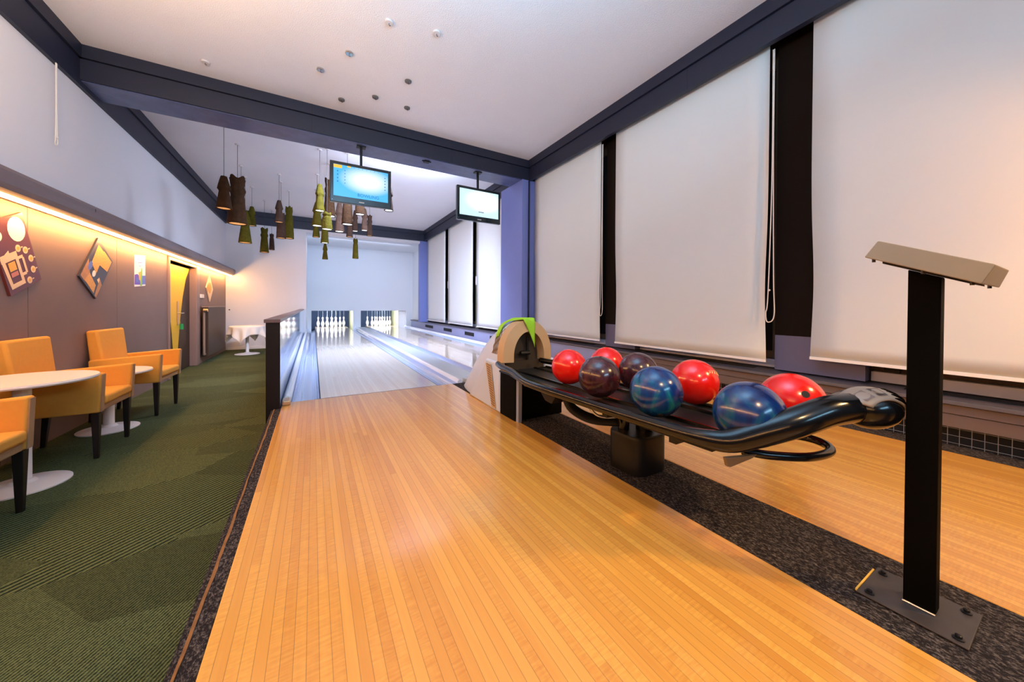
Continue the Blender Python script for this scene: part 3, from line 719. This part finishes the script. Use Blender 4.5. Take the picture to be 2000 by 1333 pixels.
pquad(p, c2, 'print_orange', [(.12, .10), (.20, .55), (.55, .60), (.50, .08)], 'orange_food')
pquad(p, c2, 'print_orange', [(.45, .06), (.50, .40), (.95, .32), (.95, .04)], 'orange_food')
pquad(p, c2, 'print_wood', [(.02, .55), (.03, .97), (.30, .97), (.40, .80)], 'wooden_board')
pquad(p, c2, 'print_orange', [(.30, .74), (.24, .95), (.80, .97), (.74, .80)], 'orange_food')
pblob(p, c2, 'print_blue', .20, .62, .09, .10, 'blue_cup', jag=.12); pblob(p, c2, 'print_white', .47, .66, .08, .07, 'dip', 12)
pblob(p, c2, 'print_orange', .45, .53, .08, .06, 'orange_food', 9, jag=.2); pblob(p, c2, 'print_cream', .76, .66, .06, .05, 'dip', 7, jag=.25)
pquad(p, c2, 'print_wood', [(.78, .60), (.88, .98), (.98, .98), (.98, .66)], 'wooden_board')
c3 = [(6.52, 1.525), (6.86, 1.555), (6.86, 1.125), (6.52, 1.095)]
p = board(c3, 'print_white', 'white notice sheet with violet and green lower band', .003)
pquad(p, c3, 'print_violet', [(.0, .62), (.0, .93), (.5, .95), (.48, .70), (.25, .60)], 'violet_band', .0042)
pquad(p, c3, 'print_blue', [(.55, .66), (.55, .95), (.99, .95), (.99, .66)], 'blue_band', .0042)
pquad(p, c3, 'print_amber', [(.35, .55), (.40, .80), (.62, .80), (.62, .52)], 'yellow_patch', .0052)
pquad(p, c3, 'print_green', [(.60, .42), (.48, .99), (.66, .99), (.70, .42)], 'green_stripe', .0052)
pquad(p, c3, 'print_blue', [(.10, .72), (.10, .86), (.34, .86), (.34, .72)], 'lettering', .0052)
for k in range(3): pquad(p, c3, 'print_violet', [(.2+.1*k, .12+.11*k), (.2+.1*k, .14+.11*k), (.75-.1*k, .14+.11*k), (.75-.1*k, .12+.11*k)], 'lettering', .0042)
c4 = [(10.32, 1.53), (10.62, 1.22), (10.33, .92), (10.02, 1.24)]
p = board(c4, 'print_cream', 'orange and cream poster board above the radiator')
pblob(p, c4, 'print_orange', .45, .5, .28, .30, 'orange_food'); pblob(p, c4, 'print_amber', .6, .35, .12, .15, 'orange_food', lift=.0187)
pquad(p, c4, 'print_orange', [(.02, .55), (.02, .98), (.35, .98), (.30, .70)], 'orange_food')

# ================================================================== BALL RETURN HOOD
hd = thing('ball_return', 'white ball return hood with tan arched mouth at end of rack', 'ball return', (1.56, 2.8, 0))
HX = 1.565
def hsec(hw, ht, n=18, base=0):
    """arch cross-section: vertical-ish flanks to .45 ht then rounded"""
    P = []
    for k in range(n+1):
        t = PI*k/n; x = -math.cos(t); z = math.sin(t)
        P.append((math.copysign(abs(x)**.75, x)*hw, base+(ht-base)*(abs(z)**.62)))
    return P
secs = [(2.50, .245, .748), (2.56, .248, .745), (2.68, .245, .71), (2.82, .238, .64), (2.96, .228, .54), (3.10, .216, .41), (3.24, .20, .26), (3.36, .178, .13), (3.46, .15, .04), (3.50, .13, .004)]
mb = MB(); mb.rings([[(HX+x*(1+.02), y, z) for x, z in hsec(hw_, ht)] for y, hw_, ht in secs], cap=True, closed=True)
body = obj('hood_body', mb, 'hood_white', hd, smooth='auto')
# lower side skirts reaching forward beside the mouth
for sg in (-1, 1):
    mb = MB(); x0 = HX+sg*.262; x1 = HX+sg*.20
    mb.hexa([(x0, 2.44, 0), (x1, 2.44, 0), (x1, 3.1, 0), (x0-sg*.012, 3.1, 0), (x0-sg*.004, 2.46, .405), (x1, 2.46, .405), (x1, 2.80, .40), (x0-sg*.014, 2.72, .40)])
    obj('side_skirt', mb, 'hood_white', hd, bevel=.015, seg=3)
# tan arch
n = 26; zb = .405
def arch(hw_, ht, n=n):
    return [(-hw_, zb)]+[(-hw_*math.cos(PI*k/n), zb+(ht-zb)*(.18+.82*math.sin(PI*k/n)) if 0 < k < n else zb+(ht-zb)*.18) for k in range(n+1)]+[(hw_, zb)]
o1 = arch(.238, .748); i1 = arch(.150, .655); o0 = arch(.232, .742)
mb = MB(); Ro = mb.vs([(HX+x, 2.51, z) for x, z in arch(.247, .757)]); Rf = mb.vs([(HX+x, 2.425, z) for x, z in o1]); Ri = mb.vs([(HX+x, 2.405, z) for x, z in i1]); Rb = mb.vs([(HX+x, 2.52, z) for x, z in arch(.140, .645)])
for A, B in ((Ro, Rf), (Rf, Ri), (Ri, Rb)):
    for k in range(len(A)-1): mb.face([A[k], A[k+1], B[k+1], B[k]])
for k in (0, -1): mb.face([Ro[k], Rf[k], Ri[k], Rb[k]])
for k in range(len(Ro)-1): mb.face([Ro[k], Rb[k], Rb[k+1], Ro[k+1]]) if False else None
a_ = obj('arch_frame', mb, 'tan_plastic', hd, smooth='auto'); a_['label'] = 'tan arched mouth frame'
mb = MB(); mb.prism([(HX+x, 2.497, z) for x, z in arch(.15, .66)], (0, .002, 0)); mb.box(HX-.234, HX+.234, 2.485, 2.499, .33, .404); mo = obj('mouth_lining', mb, 'hood_inside', hd)
mb = MB(); mb.tube([(HX+.02, 2.47, .41), (HX+.02, 2.47, .60)], .012, 8); mb.tube([(HX-.06, 2.45, .47), (HX+.03, 2.45, .47)], .02, 8)
obj('ball_lift', mb, 'black_satin', hd)
# ribs on the left flank
mb = MB()
for k in range(6):
    y = 2.535+k*.020; P = []
    for j in range(14):
        z = .46+(.215-.016*k)*j/13; yy = y+.007*math.sin(j*1.1+k*.3)
        q = [(a_, b_) for a_, b_ in zip(secs, secs[1:]) if a_[0] <= yy <= b_[0]][0]; t_ = (yy-q[0][0])/(q[1][0]-q[0][0])
        hw_ = q[0][1]+(q[1][1]-q[0][1])*t_; ht = q[0][2]+(q[1][2]-q[0][2])*t_
        sn = min(.9995, (z/ht)**(1/.62)); P.append((HX-1.02*hw_*((1-sn*sn)**.5)**.75-.001, yy, z))
    mb.tube(P, .0042, 5)
obj('vent_rib', mb, 'hood_rib', hd)
mb = MB(); mb.hexa([(HX-.268, 2.50, .02), (HX-.262, 2.50, .02), (HX-.262, 2.57, .02), (HX-.268, 2.57, .02), (HX-.268, 2.60, .37), (HX-.262, 2.60, .37), (HX-.262, 2.69, .37), (HX-.268, 2.69, .37)])
vp = obj('vent_panel', mb, 'tan_plastic', hd)
mb = MB()
for k in range(17):
    z = .035+k*.020; y = 2.505+(z-.02)/.35*.10
    mb.hexa([(HX-.271, y+.004, z), (HX-.267, y+.004, z), (HX-.267, y+.066, z+.012), (HX-.271, y+.066, z+.012), (HX-.271, y+.004, z+.006), (HX-.267, y+.004, z+.006), (HX-.267, y+.066, z+.018), (HX-.271, y+.066, z+.018)])
obj('vent_slot', mb, 'hood_rib', vp)
# green cloth lying on top of the hood
mb = MB(); nu, nv = 14, 8; V = {}
for i in range(nu+1):
    for j in range(nv+1):
        s = i/nu; t = j/nv
        x = HX-.20+s*.25; wid = .05+.11*min(1, s*1.5)**1.2; y = 2.60-.30*s*s-wid/2+wid*t*1.25+.02*math.sin(s*7)
        xr = (x-HX)/.25; yy = max(y, 2.41)
        ht = (.752 if yy < 2.56 else .752-(yy-2.56)*.27)*(1-abs(xr)**2.9)**.31 if abs(xr) < .99 else .3
        ht = min(.762, ht+.010)
        if y < 2.41: ht -= (2.41-y)*1.4
        V[i, j] = mb.b.verts.new((x, max(y, 2.398), ht+.006*math.sin(9*s+5*t)+.004))
for i in range(nu):
    for j in range(nv): mb.b.faces.new((V[i, j], V[i+1, j], V[i+1, j+1], V[i, j+1]))
o = obj('cleaning_cloth', mb, 'green_cloth', smooth=True); md = o.modifiers.new('thickness', 'SOLIDIFY'); md.thickness = .004
tag(o, 'crumpled lime green cleaning cloth on top of the ball return hood', 'cloth')

# ================================================================== BALL RACK
rk = thing('ball_rack', 'black tubular ball rack on pedestal between the two approaches', 'ball rack', (1.45, 1.4, 0))
RX = 1.445
bm_ = MB(); bm_.box(1.33, 1.75, 2.20, 2.40, 0, .350); obj('support_box', bm_, 'black_paint', rk, bevel=.006)
obj('metal_strip', MB().box(1.315, 1.345, 2.165, 2.198, 0, .348), 'blue_grey_metal', rk)
obj('side_panel', MB().box(1.308, 1.328, 2.20, 2.435, 0, .348), 'black_paint', rk)
for k in range(4): obj('vent_slot', MB().box(1.52, 1.60, 2.194, 2.199, .24+k*.022, .246+k*.022), 'plate_dark', rk)
for sg in (-1, 1):
    X = lambda d: RX+sg*d
    P = [(X(.20), 2.36, .415), (X(.235), 2.22, .412), (X(.265), 2.02, .415), (X(.312), 1.80, .400), (X(.325), 1.60, .400), (X(.325), 1.25, .408), (X(.325), .95, .416), (X(.325), .75, .424), (X(.318), .66, .430), (X(.292), .605, .434), (X(.25), .56, .456), (X(.17), .475, .510), (X(.10)+.012, .425, .546), (X(.02)+.025, .388, .556)]
    Rr = [.022, .022, .022, .022, .022, .022, .022, .024, .030, .036, .041, .045, .045, .045]
    Ps = spline(P, 5); rr = []
    for i in range(len(Ps)):
        k = i/5; a = int(min(k, len(Rr)-2)); rr.append(Rr[a]+(Rr[a+1]-Rr[a])*(k-a))
    obj('side_rail', MB().tube(Ps, rr, 18), 'black_gloss', rk, smooth=True)
# bed and runners
mb = MB()
mb.prism([(1.17, .66, .374), (1.72, .66, .374), (1.72, 1.85, .358), (1.61, 2.33, .3517), (1.285, 2.33, .3517), (1.17, 1.85, .358)], (0, 0, .012))
obj('rack_bed', mb, 'black_satin', rk)
for dx in (-.215, -.10, .10, .215):
    mb = MB(); mb.box(RX+dx-.006, RX+dx+.006, .66, 2.30, .3862, .400)
    bmesh.ops.transform(mb.b, matrix=Matrix.Shear('XY', 4, (0, 0)), verts=[])
    for v in mb.b.verts: v.co.z += -(v.co.y-.66)*.0134
    obj('runner', mb, 'black_gloss', rk)
for y in (.80, 1.15, 1.45, 1.85): obj('cross_bar', MB().box(1.18, 1.71, y, y+.03, .348, .372-(y-.66)*.0134), 'black_satin', rk)
# underside plates
mb = MB(); mb.prism([(1.17, .618, .371), (1.29, .575, .371), (1.275, .585, .358), (1.195, .612, .335), (1.18, .616, .340)], (.005, .012, 0)); obj('end_bracket', mb, 'console_bronze', rk, bevel=.004)
mb = MB(); mb.prism([(1.15, 1.50, .375), (1.15, 1.66, .375), (1.15, 1.60, .325), (1.15, 1.54, .32)], (.10, 0, 0)); obj('bracket', mb, 'black_satin', rk, bevel=.004)
mb = MB(); mb.tube(spline([(1.20, 1.47, .37), (1.22, 1.44, .31), (1.30, 1.38, .26), (1.42, 1.30, .25)], 5), [.03]*16, 12, sx=.6); obj('curved_bracket', mb, 'black_satin', rk, smooth=True)
mb = MB(); mb.tube(spline([(1.26, 1.36, .34), (1.30, 1.33, .29), (1.38, 1.28, .285), (1.44, 1.25, .33)], 5), .007, 8); obj('hose', mb, 'steel', rk, smooth=True)
# handle loop under the near end
mb = MB(); mb.tube(spline([(1.28, .62, .372), (1.34, .56, .365), (1.45, .495, .36), (1.56, .475, .36), (1.625, .50, .362), (1.64, .55, .367), (1.60, .60, .372), (1.52, .64, .376)], 6), .0145, 12)
obj('hand_loop', mb, 'black_gloss', rk, smooth=True)
# pedestal
pd = MB(); pr_ = []
for k in range(28):
    a = 2*PI*k/28; cx_ = math.copysign(abs(math.cos(a))**.55, math.cos(a)); sy_ = math.copysign(abs(math.sin(a))**.55, math.sin(a)); pr_.append((1.53+.125*cx_, 1.27+.115*sy_))
pd.rings([[(1.53+(x-1.53)*s, 1.27+(y-1.27)*s, z) for x, y in pr_] for s, z in ((1, 0), (1, .18), (.985, .192), (.95, .197))])
obj('pedestal', pd, 'black_satin', rk, smooth='auto')
mb = MB(); mb.tube([(1.47, 1.31, .197), (1.47, 1.31, .362)], .030, 16); mb.tube([(1.565, 1.25, .197), (1.565, 1.25, .362)], .045, 18); obj('post', mb, 'black_gloss', rk, smooth='auto')
# blower hub with slotted cap at the near end
C0 = Vector((1.500, .364, .556)); HR = Vector((.866, -.5, 0)); HF = Vector((.5, .866, 0)); HU = Vector((0, 0, 1))
HA, HB, HC = .082, .070, .056
hb = MB(); hb.sphere((0, 0, 0), 1, 32, 20)
for v in hb.b.verts: v.co = C0+HR*(v.co.x*HA)+HF*(v.co.y*HB)+HU*(v.co.z*HC*(1.15 if v.co.z < 0 else 1))
hub = obj('blower_hub', hb, 'black_gloss', rk, smooth=True)
def on_hub(a, b, k=1.0):
    a = math.radians(a); b = math.radians(b)
    x, y, z = math.cos(b)*math.sin(a), -math.sin(b), math.cos(b)*math.cos(a)
    e = (k-1.02)*.085 if k > 1.02 else 0; kk = min(k, 1.02)
    return C0+HR*(x*(HA*kk+e))+HF*(y*(HB*kk+e))+HU*(z*(HC*kk+e))
cp = MB(); Nn, Mm = 24, 10; V = {}
for i in range(Nn+1):
    for j in range(Mm+1): V[i, j] = cp.b.verts.new(on_hub(-66+150*i/Nn, -22+74*j/Mm, 1.02))
for i in range(Nn):
    for j in range(Mm): cp.b.faces.new((V[i, j], V[i+1, j], V[i+1, j+1], V[i, j+1]))
o = obj('vent_cap', cp, 'hub_cap', hub, smooth=True); md = o.modifiers.new('thickness', 'SOLIDIFY'); md.thickness = .006; md.offset = 1; o['label'] = 'taupe slotted cap'
for b in (6, 19, 32, 45):
    mb = MB(); mb.tube([on_hub(a, b, 1.105) for a in (18, 27, 38, 49, 58)], [.001, .0036, .0042, .0036, .001], 8); obj('vent_slot', mb, 'black_paint', o)
mb = MB(); mb.face(mb.vs([on_hub(a, b, 1.115) for a, b in ((-16, 10), (6, 10), (6, 38), (-16, 38))])); obj('push_button', mb, 'hub_dark', o)
mb = MB(); mb.face(mb.vs([on_hub(a, b, 1.125) for a, b in ((-11, 15), (1, 15), (1, 33), (-11, 33))])); obj('button_face', mb, 'hub_cap', o)
mb = MB(); mb.face(mb.vs([on_hub(a, b, 1.115) for a, b in ((-50, 10), (-26, 10), (-26, 38), (-50, 38))])); obj('badge', mb, 'ledge_front_brown', o)

# ================================================================== BALLS
def ball(c, m, label, holes=(), r=.108):
    t = thing('bowling_ball', label, 'bowling ball', c, 'bowling balls on the rack')
    obj('shell', MB().sphere(c, r, 48, 32), m, t, smooth=True)
    for h in holes:
        d = Vector(h).normalized(); q = Vector(c)+d*r
        up = d.cross(Vector((0, 0, 1))).normalized(); vp_ = d.cross(up)
        mb = MB(); P = [q+(up*math.cos(a)+vp_*math.sin(a))*.0125-d*.0002 for a in [2*PI*k/20 for k in range(20)]]
        mb.rings([P, [p_+d*.0010 for p_ in P]]); obj('finger_hole', mb, 'grille_black', t)
    return t
zb_ = .503
ball((1.38, 1.668, .490), 'ball_red', 'red bowling ball closest to the hood mouth, front row')
ball((1.675, 1.640, .490), 'ball_red', 'red bowling ball behind the purple balls, mostly hidden')
ball((1.305, 1.330, .496), 'ball_purple', 'dark purple bowling ball in front row beside the first red one')
ball((1.606, 1.332, .496), 'ball_purple', 'dark purple bowling ball in back row, behind left of the teal ball')
b = ball((1.284, .968, .500), 'ball_blue', 'blue and teal swirled bowling ball in the middle of front row', ((-.4, -.5, -.75),))
b = ball((1.617, 1.002, .500), 'ball_red', 'red bowling ball with gold script, between the two blue balls')
b3 = ball((1.275, .597, .505), 'ball_blue_dark', 'large deep blue bowling ball nearest the camera at rack end')
ball((1.586, .596, .505), 'ball_red', 'red bowling ball with finger hole, at the near rack end', ((-.62, -.62, .48),))
# gold script on the red ball
Cb = Vector((1.617, 1.002, .500))
mb = MB()
for k in range(5):
    base = Vector((-.20+.13*k, -.80+.06*k, .62-.07*k)); P = []
    for j in range(7):
        t = j/6; d = (base+Vector((.05*math.sin(t*6), 0, .07*math.cos(t*5))) + Vector((.05*t, 0, -.03*t))).normalized(); P.append(Cb+d*.1085)
    mb.tube(P, .0014, 5)
obj('gold_script', mb, 'gold_ink', b)

# ================================================================== CONSOLE ON POST
cs = thing('lane_console', 'black post with bronze slanted control box on floor plate beside rack', 'console', (1.55, .26, 0))
obj('post', MB().hexa([(1.505, .226, .006), (1.550, .226, .006), (1.550, .288, .006), (1.505, .288, .006), (1.505, .226, .9525), (1.550, .226, .9525), (1.550, .288, .979), (1.505, .288, .979)]), 'black_paint', cs, bevel=.003)
mb = MB(); mb.box(1.432, 1.625, .160, .368, 0, .005); pl = obj('floor_plate', mb, 'plate_dark', cs, bevel=.002)
for x, y in ((1.455, .345), (1.595, .348), (1.60, .185), (1.455, .180)):
    mb = MB(); mb.lathe([(.011, .005), (.011, .008), (.0065, .009), (.0065, .015), (.003, .017)], (x, y, 0), 12); obj('bolt', mb, 'bolt_black', pl, smooth='auto')
obj('worn_edge', MB().box(1.44, 1.60, .3685, .373, 0, .0055), 'worn_yellow', pl)
mb = MB(); mb.tube([(1.502, .226, .008), (1.502, .288, .008)], .003, 6); obj('weld', mb, 'steel', pl)
bot = [(1.41, .150, .926), (1.70, .150, .926), (1.70, .357, 1.016), (1.41, .357, 1.016)]
top = [(1.435, .132, .974), (1.675, .132, .974), (1.675, .335, 1.064), (1.435, .335, 1.064)]
bx = obj('control_box', MB().hexa(bot+top), 'console_bronze', cs, bevel=.003)
mb = MB(); mb.hexa([(1.46, .17, .929), (1.65, .17, .929), (1.65, .33, .998), (1.46, .33, .998), (1.46, .17, .935), (1.65, .17, .935), (1.65, .33, 1.004), (1.46, .33, 1.004)]); obj('mounting_plate', mb, 'black_satin', cs)
for x, y, z in ((1.425, .165, .929), (1.425, .34, 1.006), (1.685, .165, .929), (1.425, .245, .963)): z = .926+(y-.15)*.4348+.001; obj('rivet', MB().tube([(x, y, z), (x, y, z-.009)], .004, 8), 'bolt_black', cs)

# ================================================================== SCREENS
def tv(cx, cy, label, smat, zt=2.845, zb=2.285, wd=.80):
    t = thing('hanging_screen', label, 'screen', (cx, cy, zt), 'score screens hanging from the main beam')
    mb = MB(); mb.box(cx-wd/2, cx+wd/2, cy-.012, cy+.05, zb, zt); fr = obj('casing', mb, 'tv_black', t, bevel=.008)
    sc = obj('display', MB().box(cx-wd/2+.045, cx+wd/2-.045, cy-.016, cy-.0125, zb+.085, zt-.045), smat, t)
    obj('pole', MB().box(cx-.016, cx+.016, cy+.052, cy+.082, zt-.20, 3.14), 'black_satin', t)
    obj('ceiling_bracket', MB().box(cx-.06, cx+.06, cy+.02, cy+.11, 3.125, 3.1405), 'black_satin', t)
    mb = MB(); 
    for i in range(5): mb.box(cx-.035+i*.0145, cx-.025+i*.0145, cy-.0145, cy-.0125, zb+.028, zb+.042)
    obj('maker_mark', mb, 'disc_white', fr)
    mb = MB(); mb.tube([(cx-wd/2+.03, cy-.0135, zb+.03), (cx-wd/2+.03, cy-.0125, zb+.03)], .004, 8); obj('indicator', mb, 'disc_white', fr)
    return t, sc
t, sc = tv(.592, 5.30, 'left hanging score screen with blue picture and yellow tab', 'screen_blue')
x0, x1, z0, z1 = .592-.355, .592+.355, 2.37, 2.80
def dec(name, a, b_, c, d, m): obj(name, MB().box(x0+(x1-x0)*a, x0+(x1-x0)*b_, 5.3-.018, 5.3-.0162, z0+(z1-z0)*c, z0+(z1-z0)*d), m, sc)
dec('yellow_tab', 0, .145, .89, .99, 'screen_yellow'); dec('yellow_tab', .24, .30, .955, 1.0, 'screen_yellow')
for k in range(4): dec('score_row', .06, .08, .77-.11*k, .81-.11*k, 'screen_ink')
for k in range(5): dec('score_row', .19, .205, .82-.1*k, .85-.1*k, 'screen_ink')
for k in range(5): dec('score_row', .93, .95, .80-.1*k, .83-.1*k, 'screen_ink')
for k in range(7): dec('score_row', .36+.075*k, .37+.075*k, .955, .975, 'screen_ink')
cu = bpy.data.curves.new('screen_lettering', 'FONT'); cu.body = 'BOWLING'; cu.size = .062; cu.extrude = .0004; cu.align_x = 'LEFT'
tx = bpy.data.objects.new('screen_lettering', cu); COL.objects.link(tx)
bpy.context.view_layer.update(); dg = bpy.context.evaluated_depsgraph_get(); me = bpy.data.meshes.new_from_object(tx.evaluated_get(dg))
bpy.data.objects.remove(tx); me.transform(Matrix.Translation((x0+(x1-x0)*.42-wloc(sc).x, 5.3-.0175-5.3, z0+.028-wloc(sc).z)) @ Matrix.Rotation(PI/2, 4, 'X')); me.materials.clear(); me.materials.append(MATS['screen_ink'])
tx = bpy.data.objects.new('lettering', me); COL.objects.link(tx); tx.parent = sc
t, sc2 = tv(2.42, 5.30, 'right hanging score screen showing a nearly white picture', 'screen_white')
obj('caption', MB().box(2.40, 2.50, 5.282, 5.2838, 2.435, 2.455), 'screen_yellow' if False else 'string', sc2)
# small detector on beam soffit and screws
mb = MB(); mb.box(1.50, 1.58, 5.33, 5.40, 3.118, 3.1405); mb.box(1.47, 1.61, 5.355, 5.375, 3.128, 3.1405)
tag(obj('beam_bracket', mb, 'black_satin'), 'small black bracket under the beam between the two screens', 'bracket')

# ================================================================== PENDANTS
def pendant(x, y, top, bot, wd, m, label, lit='rim_glow', seed=0):
    rnd = random.Random(seed)
    t = thing('pendant_lamp', label, 'pendant lamp', (x, y, top), 'carved pendant lamps in the far bay')
    h = top-bot; r = wd/2; n = 28; rings = []; k_ = 26
    style = seed % 3
    for j in range(k_+1):
        s = j/k_        # 0 bottom
        if style == 0:
            base = 1-.38*min(1, s/.56) if s < .56 else (.62+.24*min(1, (s-.56)/.05) if s < .61 else .86-.48*((s-.61)/.39)**1.1)
        elif style == 1:
            base = 1-.34*min(1, s/.64) if s < .64 else (.66+.16*math.sin(PI*min(1, (s-.64)/.16)) if s < .80 else .66+.14*((s-.80)/.20))
        else:
            base = 1-.32*s-.10*math.exp(-((s-.78)/.05)**2)+.07*math.exp(-((s-.90)/.06)**2)
        ring = []
        for q in range(n):
            a = 2*PI*q/n
            rr = r*base*(1+.035*math.sin(a*5+seed+s*2)+.03*math.sin(a*9+seed*2-s*3)+rnd.uniform(-.012, .012))
            zz = bot+h*s
            if s > .93 and style != 0: zz += h*.035*math.sin(a*4+seed)*(s-.93)/.07
            if style == 0 and .54 < s < .66: zz += h*.02*math.sin(a*3+seed)
            ring.append((x+rr*math.cos(a), y+rr*math.sin(a), zz))
        rings.append(ring)
    topc = [(x+r*.25*math.cos(2*PI*q/n), y+r*.25*math.sin(2*PI*q/n), top-.01) for q in range(n)]
    mb = MB(); mb.rings(rings+[topc], cap=False); mb.face([v for v in mb.b.verts][-n:])
    sh = obj('shade', mb, m, t, smooth=True); md = sh.modifiers.new('thickness', 'SOLIDIFY'); md.thickness = .008
    mb = MB(); mb.lathe([(r*.86, bot+.010), (r*.86, bot+.016)], (x, y, 0), 24); obj('diffuser', mb, 'lamp_lit' if lit == 'white' else 'led_rim_glow', t)
    mb = MB(); mb.tube([(x, y, top-.012), (x, y, 3.488)], .0035, 6); obj('cord', mb, 'cable_black', t)
    mb = MB(); mb.lathe([(.030, 3.482), (.034, 3.4995)], (x, y, 0), 16); obj('ceiling_rose', mb, 'disc_white', t)
    return t
PD = [
 (-1.103, 6.30, 2.69, 2.23, .184, 'shade_brown', 'dark brown carved pendant lamp at far left of the cluster', 'rim_glow', 0),
 (-1.080, 7.16, 2.95, 2.19, .263, 'shade_brown', 'largest dark brown carved pendant lamp with ragged top, left group', 'rim_glow', 1),
 (-1.187, 8.23, 3.00, 2.62, .117, 'shade_brown', 'pendant lamp hidden behind the largest brown one, cord visible', 'rim_glow', 2),
 (-1.219, 8.90, 2.81, 2.14, .220, 'shade_olive', 'olive pendant lamp hanging low just right of the largest brown one', 'rim_glow', 3),
 (-1.191, 9.58, 3.06, 2.63, .163, 'shade_olive', 'small olive pendant lamp in front of far dark beam, left group', 'rim_glow', 0),
 (-1.071, 10.66, 2.79, 2.19, .194, 'shade_olive', 'low olive pendant lamp with twisted top, paired with a brown one', 'rim_glow', 1),
 (-1.000, 11.60, 2.83, 2.39, .129, 'shade_dusty', 'small brown pendant lamp tucked right behind the low olive one', 'rim_glow', 2),
 (-.597, 8.36, 2.97, 2.53, .158, 'shade_dusty', 'hooded brown pendant lamp, upper one in the middle trio', 'rim_glow', 0),
 (-.600, 8.85, 2.83, 2.29, .180, 'shade_dusty', 'long brown pendant lamp below and behind the hooded one', 'rim_glow', 2),
 (-.487, 9.47, 3.12, 2.40, .190, 'shade_olive', 'straight olive pendant lamp on the right of the middle trio', 'rim_glow', 5),
 (.093, 6.68, 2.91, 2.46, .155, 'shade_olive', 'lit olive pendant lamp leftmost of the cluster at left screen', 'white', 0),
 (.064, 7.97, 2.93, 2.46, .190, 'shade_olive', 'lit olive pendant lamp directly under the leftmost lit one', 'white', 3),
 (.261, 7.26, 3.20, 2.52, .205, 'shade_brown', 'large brown pendant lamp half hidden by left screen edge', 'white', 1),
 (.200, 6.58, 2.42, 2.14, .170, 'shade_olive', 'bright olive pendant lamp beneath lower left corner of left screen', 'white', 2),
 (.440, 7.50, 2.87, 2.30, .175, 'shade_dusty', 'rounded brown pendant lamp under left third of left screen', 'white', 3),
 (.509, 6.58, 2.78, 2.26, .180, 'shade_brown', 'broad brown pendant lamp under the middle of left screen', 'white', 5),
 (.699, 6.49, 2.77, 2.44, .160, 'shade_brown', 'brown pendant lamp right under screen, showing only its lit base', 'white', 2),
 (.853, 8.87, 3.10, 2.61, .140, 'shade_dusty', 'slim brown pendant lamp right of the broad one under left screen', 'white', 0),
 (.945, 7.93, 2.93, 2.46, .140, 'shade_dusty', 'slim brown pendant lamp between two others near screen lower right', 'white', 3),
 (1.188, 9.00, 3.05, 2.56, .140, 'shade_dusty', 'narrow brown pendant lamp at right end of the lower cluster', 'rim_glow', 1),
 (.716, 8.63, 2.78, 2.42, .140, 'shade_dusty', 'short brown pendant lamp low between broad and slim brown ones', 'rim_glow', 2),
 (.054, 9.06, 2.82, 2.42, .150, 'shade_olive', 'small olive pendant lamp low at left of lit cluster', 'rim_glow', 1),
 (.224, 8.86, 2.68, 2.27, .160, 'shade_olive', 'small olive pendant lamp below bright olive one, against white wall', 'white', 2),
 (.278, 10.69, 2.54, 2.12, .140, 'shade_olive', 'tiny olive pendant lamp lowest on the left of the lit cluster', 'rim_glow', 0),
 (.932, 9.60, 2.56, 2.06, .140, 'shade_olive', 'isolated slender olive pendant lamp lowest against the white wall', 'rim_glow', 2),
 (1.105, 6.09, 2.90, 2.47, .150, 'shade_dusty', 'brown pendant lamp peeking out past right edge of left screen', 'white', 0)]
for i, (x, y, tp, bt, wd, m, lab, lit, st) in enumerate(PD): pendant(x, y, tp, bt, wd, m, lab, lit, st+3*i)

# ceiling discs of the front bay
DC = [(.606, 3.35, 'disc_white', 'large pale ceiling disc nearest the camera, on the left of two'), (1.026, 3.247, 'disc_white', 'large pale ceiling disc nearest the camera, on the right of two'),
 (.322, 3.973, 'chrome_disc', 'dark chrome ceiling disc left of centre in front bay'), (.068, 4.41, 'chrome_disc', 'bright chrome ceiling disc farthest left in the scattered group'),
 (.959, 4.114, 'disc_dark', 'grey ceiling disc right of the group, below the two large discs'), (.31, 4.915, 'disc_dark', 'grey ceiling disc close to the beam, on the left'),
 (.675, 4.636, 'disc_dark', 'faint grey ceiling disc in the middle near the beam'), (1.076, 4.67, 'disc_dark', 'small dark ceiling disc close to the beam, on the right'),
 (-1.015, 4.91, 'disc_white', 'lone pale ceiling hook disc at upper left near the corner beam')]
for x, y, m, lab in DC:
    t = thing('ceiling_disc', lab, 'ceiling fitting', (x, y, 3.482), 'empty lamp fittings on the front ceiling')
    obj('disc', MB().lathe([(.034, 3.482), (.038, 3.486), (.038, 3.4995)], (x, y, 0), 24), m, t, smooth='auto')
    obj('hook', MB().tube(spline([(x, y, 3.482), (x, y, 3.468), (x+.008, y, 3.462), (x+.012, y, 3.468)], 4), .0025, 6), 'bolt_black', t)
